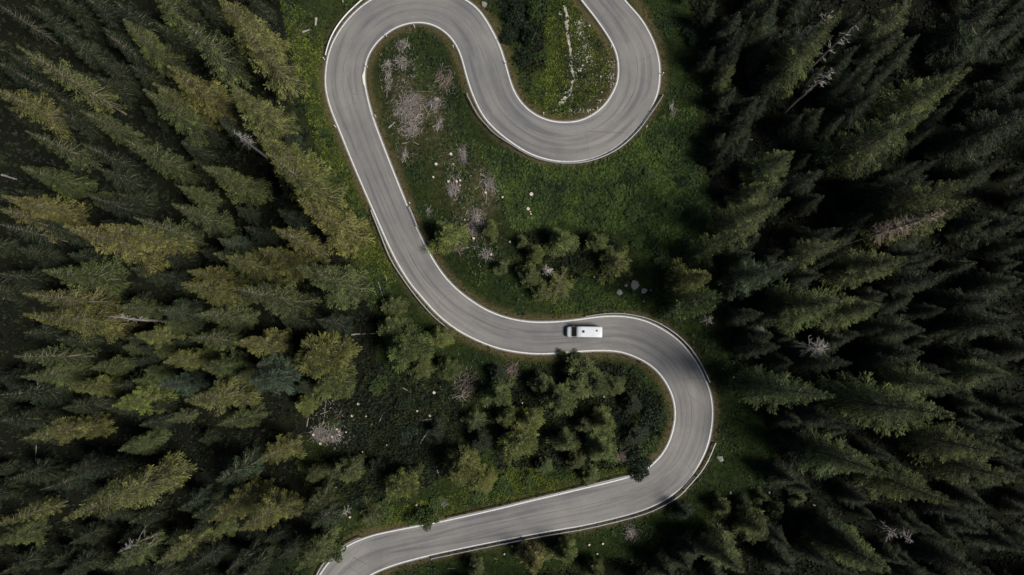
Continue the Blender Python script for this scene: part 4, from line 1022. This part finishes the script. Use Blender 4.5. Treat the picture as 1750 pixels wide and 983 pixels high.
def box_mesh(name, sx, sy, z0, z1, mt, bevel=.01):
    bm = bmesh.new(); bmesh.ops.create_cube(bm, size=1.0)
    for v in bm.verts:
        v.co = Vector((v.co.x * sx, v.co.y * sy, z0 if v.co.z < 0 else z1))
    bmesh.ops.bevel(bm, geom=bm.edges[:], offset=bevel, segments=1, affect='EDGES')
    me_ = bpy.data.meshes.new(name); bm.to_mesh(me_); bm.free(); me_.materials.append(mt)
    return me_
POST_ME = box_mesh("guardrail_post", .10, .12, -.5, .80, M_STEEL)
def offset_px(edge, i0, i1, off):
    """edge stations i0..i1 pushed sideways by off pixels"""
    e = np.array(edge[i0:i1 + 1], float); nn = normals2(e)
    return [tuple(v) for v in (e + nn * off)]
guardrail([(798, 163), (806, 180), (816, 198), (829, 214), (847, 232), (870, 247), (903, 267), (932, 276.5), (961, 280.5), (996, 279), (1028, 270), (1060, 253), (1091, 224), (1113, 194), (1124, 178), (1132, 165)], "long curved steel guardrail round the outside of the upper right hairpin")
guardrail([(632, -8), (614, 8), (594, 27), (576, 50), (564, 74), (557.5, 97)], "short curved guardrail outside the top left bend")
guardrail([(635, 361), (651, 401), (668, 443), (690, 478), (712, 508), (737, 537), (755, 553), (771, 566)], "guardrail on the left of the straight that runs down to the campervan")
guardrail([(1001, 541.5), (1030, 537), (1056, 536), (1082, 539), (1109, 546), (1136, 559), (1162, 578), (1183, 601), (1200, 629), (1211, 653)], "guardrail outside the bend behind the campervan")
guardrail([(1220.5, 757), (1211, 780), (1198, 803), (1181, 823), (1157, 848), (1118, 870), (1076, 884), (1003, 901.5), (942, 912), (901, 919.5), (814, 937), (738, 953)], "longest guardrail, below the lower road and round its right bend")
guardrail([(1074, 811.5), (1038, 820), (982, 834), (900, 853.5), (847, 866.5), (765, 884.5)], "low overgrown guardrail on the uphill side of the lower road", overgrown=True)
guardrail([(617, 917), (599, 924.5), (580, 937)], "very short guardrail piece at the inner bend of the lower road's left end")
guardrail([(557, 958), (547, 972), (540, 988)], "guardrail stub at the bottom edge where the lower road leaves the picture")
guardrail([(700, 355), (705, 366), (710, 379), (714, 389)], "short low rail on the right of the long straight beside the yellowish young tree")
tp_ = None

# ------------------------------------------------------------------ delineator posts
def delineator(px, py):
    x, y = at(px, py, .5)
    e = empty("delineator_post", (x, y, gz(x, y)), 0)
    link("shaft", DEL_S, e); link("reflector_band", DEL_B, e); link("cap", DEL_C, e)
    reg(e, "white plastic", "delineator post", "road marker", "white marker posts along the road", (px, py))
DEL_S = box_mesh("delineator_shaft", .13, .11, -.3, .70, M_POSTW); DEL_B = box_mesh("delineator_band", .136, .116, .70, .86, M_BLACK); DEL_C = box_mesh("delineator_cap", .13, .11, .86, 1.0, M_POSTW)
for p in [(708, 45), (660, 61), (627, 113), (774.5, 79.5), (553.5, 100.5), (572.5, 216), (641.5, 198.5), (929, 194), (864.5, 107), (1045, 79), (1133, 126), (1026.5, 172.5), (1105, 217), (700, 347), (586, 2), (1021, 185)]:
    delineator(*p)

# ------------------------------------------------------------------ campervan, nose towards -X
def loft(sections, name, mts, close=True, smooth_=True):
    k = len(sections[0]); V = [p for s in sections for p in s]; Fq = []
    for i_ in range(len(sections) - 1):
        for j in range(k):
            Fq.append((i_ * k + j, i_ * k + (j + 1) % k, (i_ + 1) * k + (j + 1) % k, (i_ + 1) * k + j))
    Fq.append(tuple(range(k))[::-1]); Fq.append(tuple((len(sections) - 1) * k + j for j in range(k)))
    me_ = mesh_from(name, V, Fq, mts, smooth_)
    bm = bmesh.new(); bm.from_mesh(me_); bmesh.ops.recalc_face_normals(bm, faces=bm.faces); bm.to_mesh(me_); bm.free()
    return me_
def vsec(x, hw, zb, zt, tw, rc=.16):
    """cross-section: half width hw below, tw at the roof"""
    pts = []
    h = zt - zb
    prof = [(hw * .90, zb), (hw, zb + .12), (hw, zb + .45 * h), (hw * .985, zb + .62 * h), (tw + (hw - tw) * .25, zt - rc * 1.1), (tw - rc * .25, zt - rc * .25), (tw - rc, zt), (tw * .45, zt + .025)]
    for a, zz in prof: pts.append((x, a, zz))
    for a, zz in prof[::-1]: pts.append((x, -a, zz))
    return pts
vx, vy = at(998.5, 567.5, 1.4)
van = empty("campervan", (vx, vy, plane_z(vx, vy) + ROAD_Z), math.radians(-1.0))
body = link("body", loft([vsec(-2.98, .62, .42, .80, .52, .08), vsec(-2.92, .84, .32, .98, .72, .10), vsec(-2.60, .97, .28, 1.10, .84, .10), vsec(-2.12, 1.0, .26, 1.24, .88, .10), vsec(-1.78, 1.0, .26, 1.72, .84, .12),
             vsec(-1.42, 1.0, .26, 2.30, .84, .15), vsec(-1.10, 1.0, .26, 2.56, .87, .15), vsec(-.4, 1.0, .26, 2.64, .90, .15), vsec(1.2, 1.0, .26, 2.64, .90, .15), vsec(2.6, 1.0, .28, 2.62, .90, .15), vsec(2.92, .985, .32, 2.56, .87, .15), vsec(2.98, .95, .40, 2.48, .82, .15)], "van_body", [M_VAN]), van)
# windscreen: a curved pane lying 6 mm proud of the slope between bonnet and roof
def pane(pts, name, mt, parent, nm, thick=.012):
    bm = bmesh.new(); vs = [bm.verts.new(p) for p in pts]; f = bm.faces.new(vs); bm.normal_update()
    ex = bmesh.ops.extrude_face_region(bm, geom=[f]); 
    for g in ex['geom']:
        if isinstance(g, bmesh.types.BMVert): g.co += f.normal * -thick
    bmesh.ops.recalc_face_normals(bm, faces=bm.faces)
    me_ = bpy.data.meshes.new(name); bm.to_mesh(me_); bm.free(); me_.materials.append(mt)
    return link(nm, me_, parent)
pane([(-2.12, -.80, 1.285), (-2.12, .80, 1.285), (-1.44, .76, 2.32), (-1.44, -.76, 2.32)], "windscreen", M_GLASS, van, "windscreen", .03)
for s in (-1, 1):
    pane([(-1.95, 1.008 * s, 1.30), (-1.15, 1.008 * s, 1.30), (-1.15, .985 * s, 1.86), (-1.52, .985 * s, 1.86)], "door_window", M_GLASS, van, "door_window", .02)
    pane([(-.7, 1.006 * s, 1.35), (.5, 1.006 * s, 1.35), (.5, .99 * s, 1.85), (-.7, .99 * s, 1.85)], "side_window", M_GLASS, van, "side_window", .02)
    mm_ = box_mesh("wing_mirror", .14, .20, 0, .30, M_TRIM, .03); o = link("wing_mirror", mm_, van); o.location = (-1.85, 1.10 * s, 1.30)
    o = link("headlight", box_mesh("headlight", .10, .34, 0, .20, M_LAMP, .04), van); o.location = (-2.86, .66 * s, .76); o.rotation_euler = (0, 0, -.45 * s)
    o = link("tail_light", box_mesh("tail_light", .05, .12, 0, .45, M_TAIL, .02), van); o.location = (2.965, .86 * s, .9)
    for wx in (-1.95, 1.75):
        wv, wf = tubes([(np.array([[0, -.11, 0], [0, -.09, 0], [0, .09, 0], [0, .11, 0]]), np.array([.30, .34, .34, .30]))], 20)
        wq = link("wheel", mesh_from("wheel", wv, [tuple(q) for q in wf] + [tuple(range(20)), tuple(range(60, 80))], [M_BLACK], False), van); wq.location = (wx, .90 * s, .34)
        hv, hf = tubes([(np.array([[0, .112, 0], [0, .125, 0]]), np.array([.20, .17]))], 14)
        hb = link("hubcap", mesh_from("hubcap", hv * np.array([1, s, 1]), [tuple(q) for q in hf] + [tuple(range(14, 28))], [M_STEEL]), wq)
o = link("roof_hatch", box_mesh("roof_hatch", .42, .42, 2.645, 2.74, M_GLASS, .05), van); o.location = (-.28, .04, 0)
rim = link("hatch_frame", box_mesh("hatch_frame", .54, .54, 2.63, 2.685, M_VAN, .04), o)
o = link("roof_vent", box_mesh("roof_vent", .32, .32, 2.64, 2.76, M_TRIM, .05), van); o.location = (2.02, .22, 0)
for q_ in (-.62, -.31, .0, .31, .62):
    link("roof_rib", box_mesh("roof_rib", 1.5, .05, 2.655, 2.685, M_VAN, .012), van).location = (1.0, q_ * .98 - .02, 0)
aw = link("awning", box_mesh("awning", 2.9, .13, 2.36, 2.50, M_TRIM, .04), van); aw.location = (1.0, -1.02, 0)
for s in (-1, 1):
    wp = link("wiper", box_mesh("wiper", .03, .55, 0, .03, M_BLACK, .008), van); wp.location = (-2.02, .38 * s, 1.46); wp.rotation_euler = (0, 0, .25)
link("bonnet_seam", box_mesh("bonnet_seam", .03, 1.5, 1.262, 1.285, M_TRIM, .008), van).location = (-2.16, 0, 0)
link("front_bumper", loft([[(-2.99, -.84, .30), (-2.99, .84, .30), (-2.99, .84, .52), (-2.99, -.84, .52)], [(-3.06, -.62, .32), (-3.06, .62, .32), (-3.06, .62, .50), (-3.06, -.62, .50)]], "front_bumper", [M_TRIM], smooth_=False), van)
link("rear_bumper", box_mesh("rear_bumper", .12, 1.8, .30, .52, M_TRIM, .03), van).location = (3.03, 0, 0)
pane([(2.985, -.6, 1.5), (2.985, .6, 1.5), (2.985, .6, 2.1), (2.985, -.6, 2.1)], "rear_window", M_GLASS, van, "rear_window", .02)
tag(van, "white high-roofed campervan with two roof hatches driving left on the grey road", "campervan")

# ------------------------------------------------------------------ labels: each thing by its look and what it stands nearest to
MARKS = [("the top left corner", 0, 0), ("the bottom left corner", 0, 983), ("the top right corner", 1750, 0), ("the bottom right corner", 1750, 983),
         ("the grey twig heap at the left edge", 20, 490), ("the left edge, a quarter down", 0, 245), ("the left edge, three-quarters down", 0, 740), ("the right edge's middle", 1750, 490), ("the right edge, a quarter down", 1750, 245), ("the right edge, three-quarters down", 1750, 740),
         ("the top edge, a quarter across", 437, 0), ("the bottom edge, a quarter across", 437, 983), ("the top edge, three-quarters across", 1312, 0), ("the bottom edge, three-quarters across", 1312, 983), ("the bottom edge's middle", 875, 983),
         ("the top left bend", 558, 130), ("the campervan", 999, 567), ("the biggest brush pile", 702, 188), ("the bone-white snag", 935, 470), ("the round boulder", 1085, 487), ("the brown dead spruce", 1600, 375),
         ("the wide-branched grey dead tree", 1392, 590), ("the lower right bend", 1217, 710), ("the small dark stream", 350, 800), ("the stump-dotted brush pile", 560, 742), ("the lower road's left end", 565, 960), ("the big yellow-green larch", 548, 612),
         ("the twin large stumps", 905, 346), ("the small bare grey dead tree", 405, 235), ("the upper right hairpin", 1060, 120), ("the overhanging road bush", 723, 890), ("the dark loose brush pile", 798, 660), ("the hairpin's gravel path", 975, 100), ("the right meadow's long pale pole", 1266, 236),
         ("the angular pale rock at lower right", 1231, 784), ("the pale branching dead tree", 1540, 930), ("the dead-topped grey spruce", 1390, 70), ("the bare pale-trunked dead spruce", 183, 540)]
ORD = ["nearest", "second nearest", "third nearest", "fourth nearest", "fifth nearest", "sixth nearest", "seventh nearest", "eighth nearest", "ninth nearest", "tenth nearest", "eleventh nearest", "twelfth nearest"]
DIRS = ["right of", "above right of", "above", "above left of", "left of", "below left of", "below", "below right of"]
seen = {}
for o, look, noun, cat, group, px in THINGS:
    if o.name.split(".")[0] in ("dead_tree", "dead_spruce"):
        ms = [m_ for m_ in MARKS if math.hypot(m_[1] - px[0], m_[2] - px[1]) > 45]
    else:
        ms = [m_ for m_ in MARKS if math.hypot(m_[1] - px[0], m_[2] - px[1]) > 10 and not (noun == "brush pile" and "brush pile" in m_[0] and math.hypot(m_[1] - px[0], m_[2] - px[1]) < 20)]
    mk = min(ms, key=lambda m_: math.hypot(m_[1] - px[0], m_[2] - px[1]))
    d = DIRS[int(round(math.atan2(mk[2] - px[1], px[0] - mk[1]) / (math.pi / 4))) % 8]
    seen.setdefault((noun, d, mk[0]), []).append((math.hypot(mk[1] - px[0], mk[2] - px[1]), o, look, noun, cat, group))
for (noun, d, mk), lst in seen.items():
    lst.sort(key=lambda q: q[0])
    for k, (_, o, look, noun, cat, group) in enumerate(lst):
        while len(f"{look} {noun}, {ORD[min(k, 11)]} {d} {mk}".split()) > 16: look = " ".join(look.split()[1:])
        lab = f"{look} {noun} {d} {mk}" if len(lst) == 1 else f"{look} {noun}, {ORD[min(k, 11)]} {d} {mk}"
        tag(o, lab, cat, group)
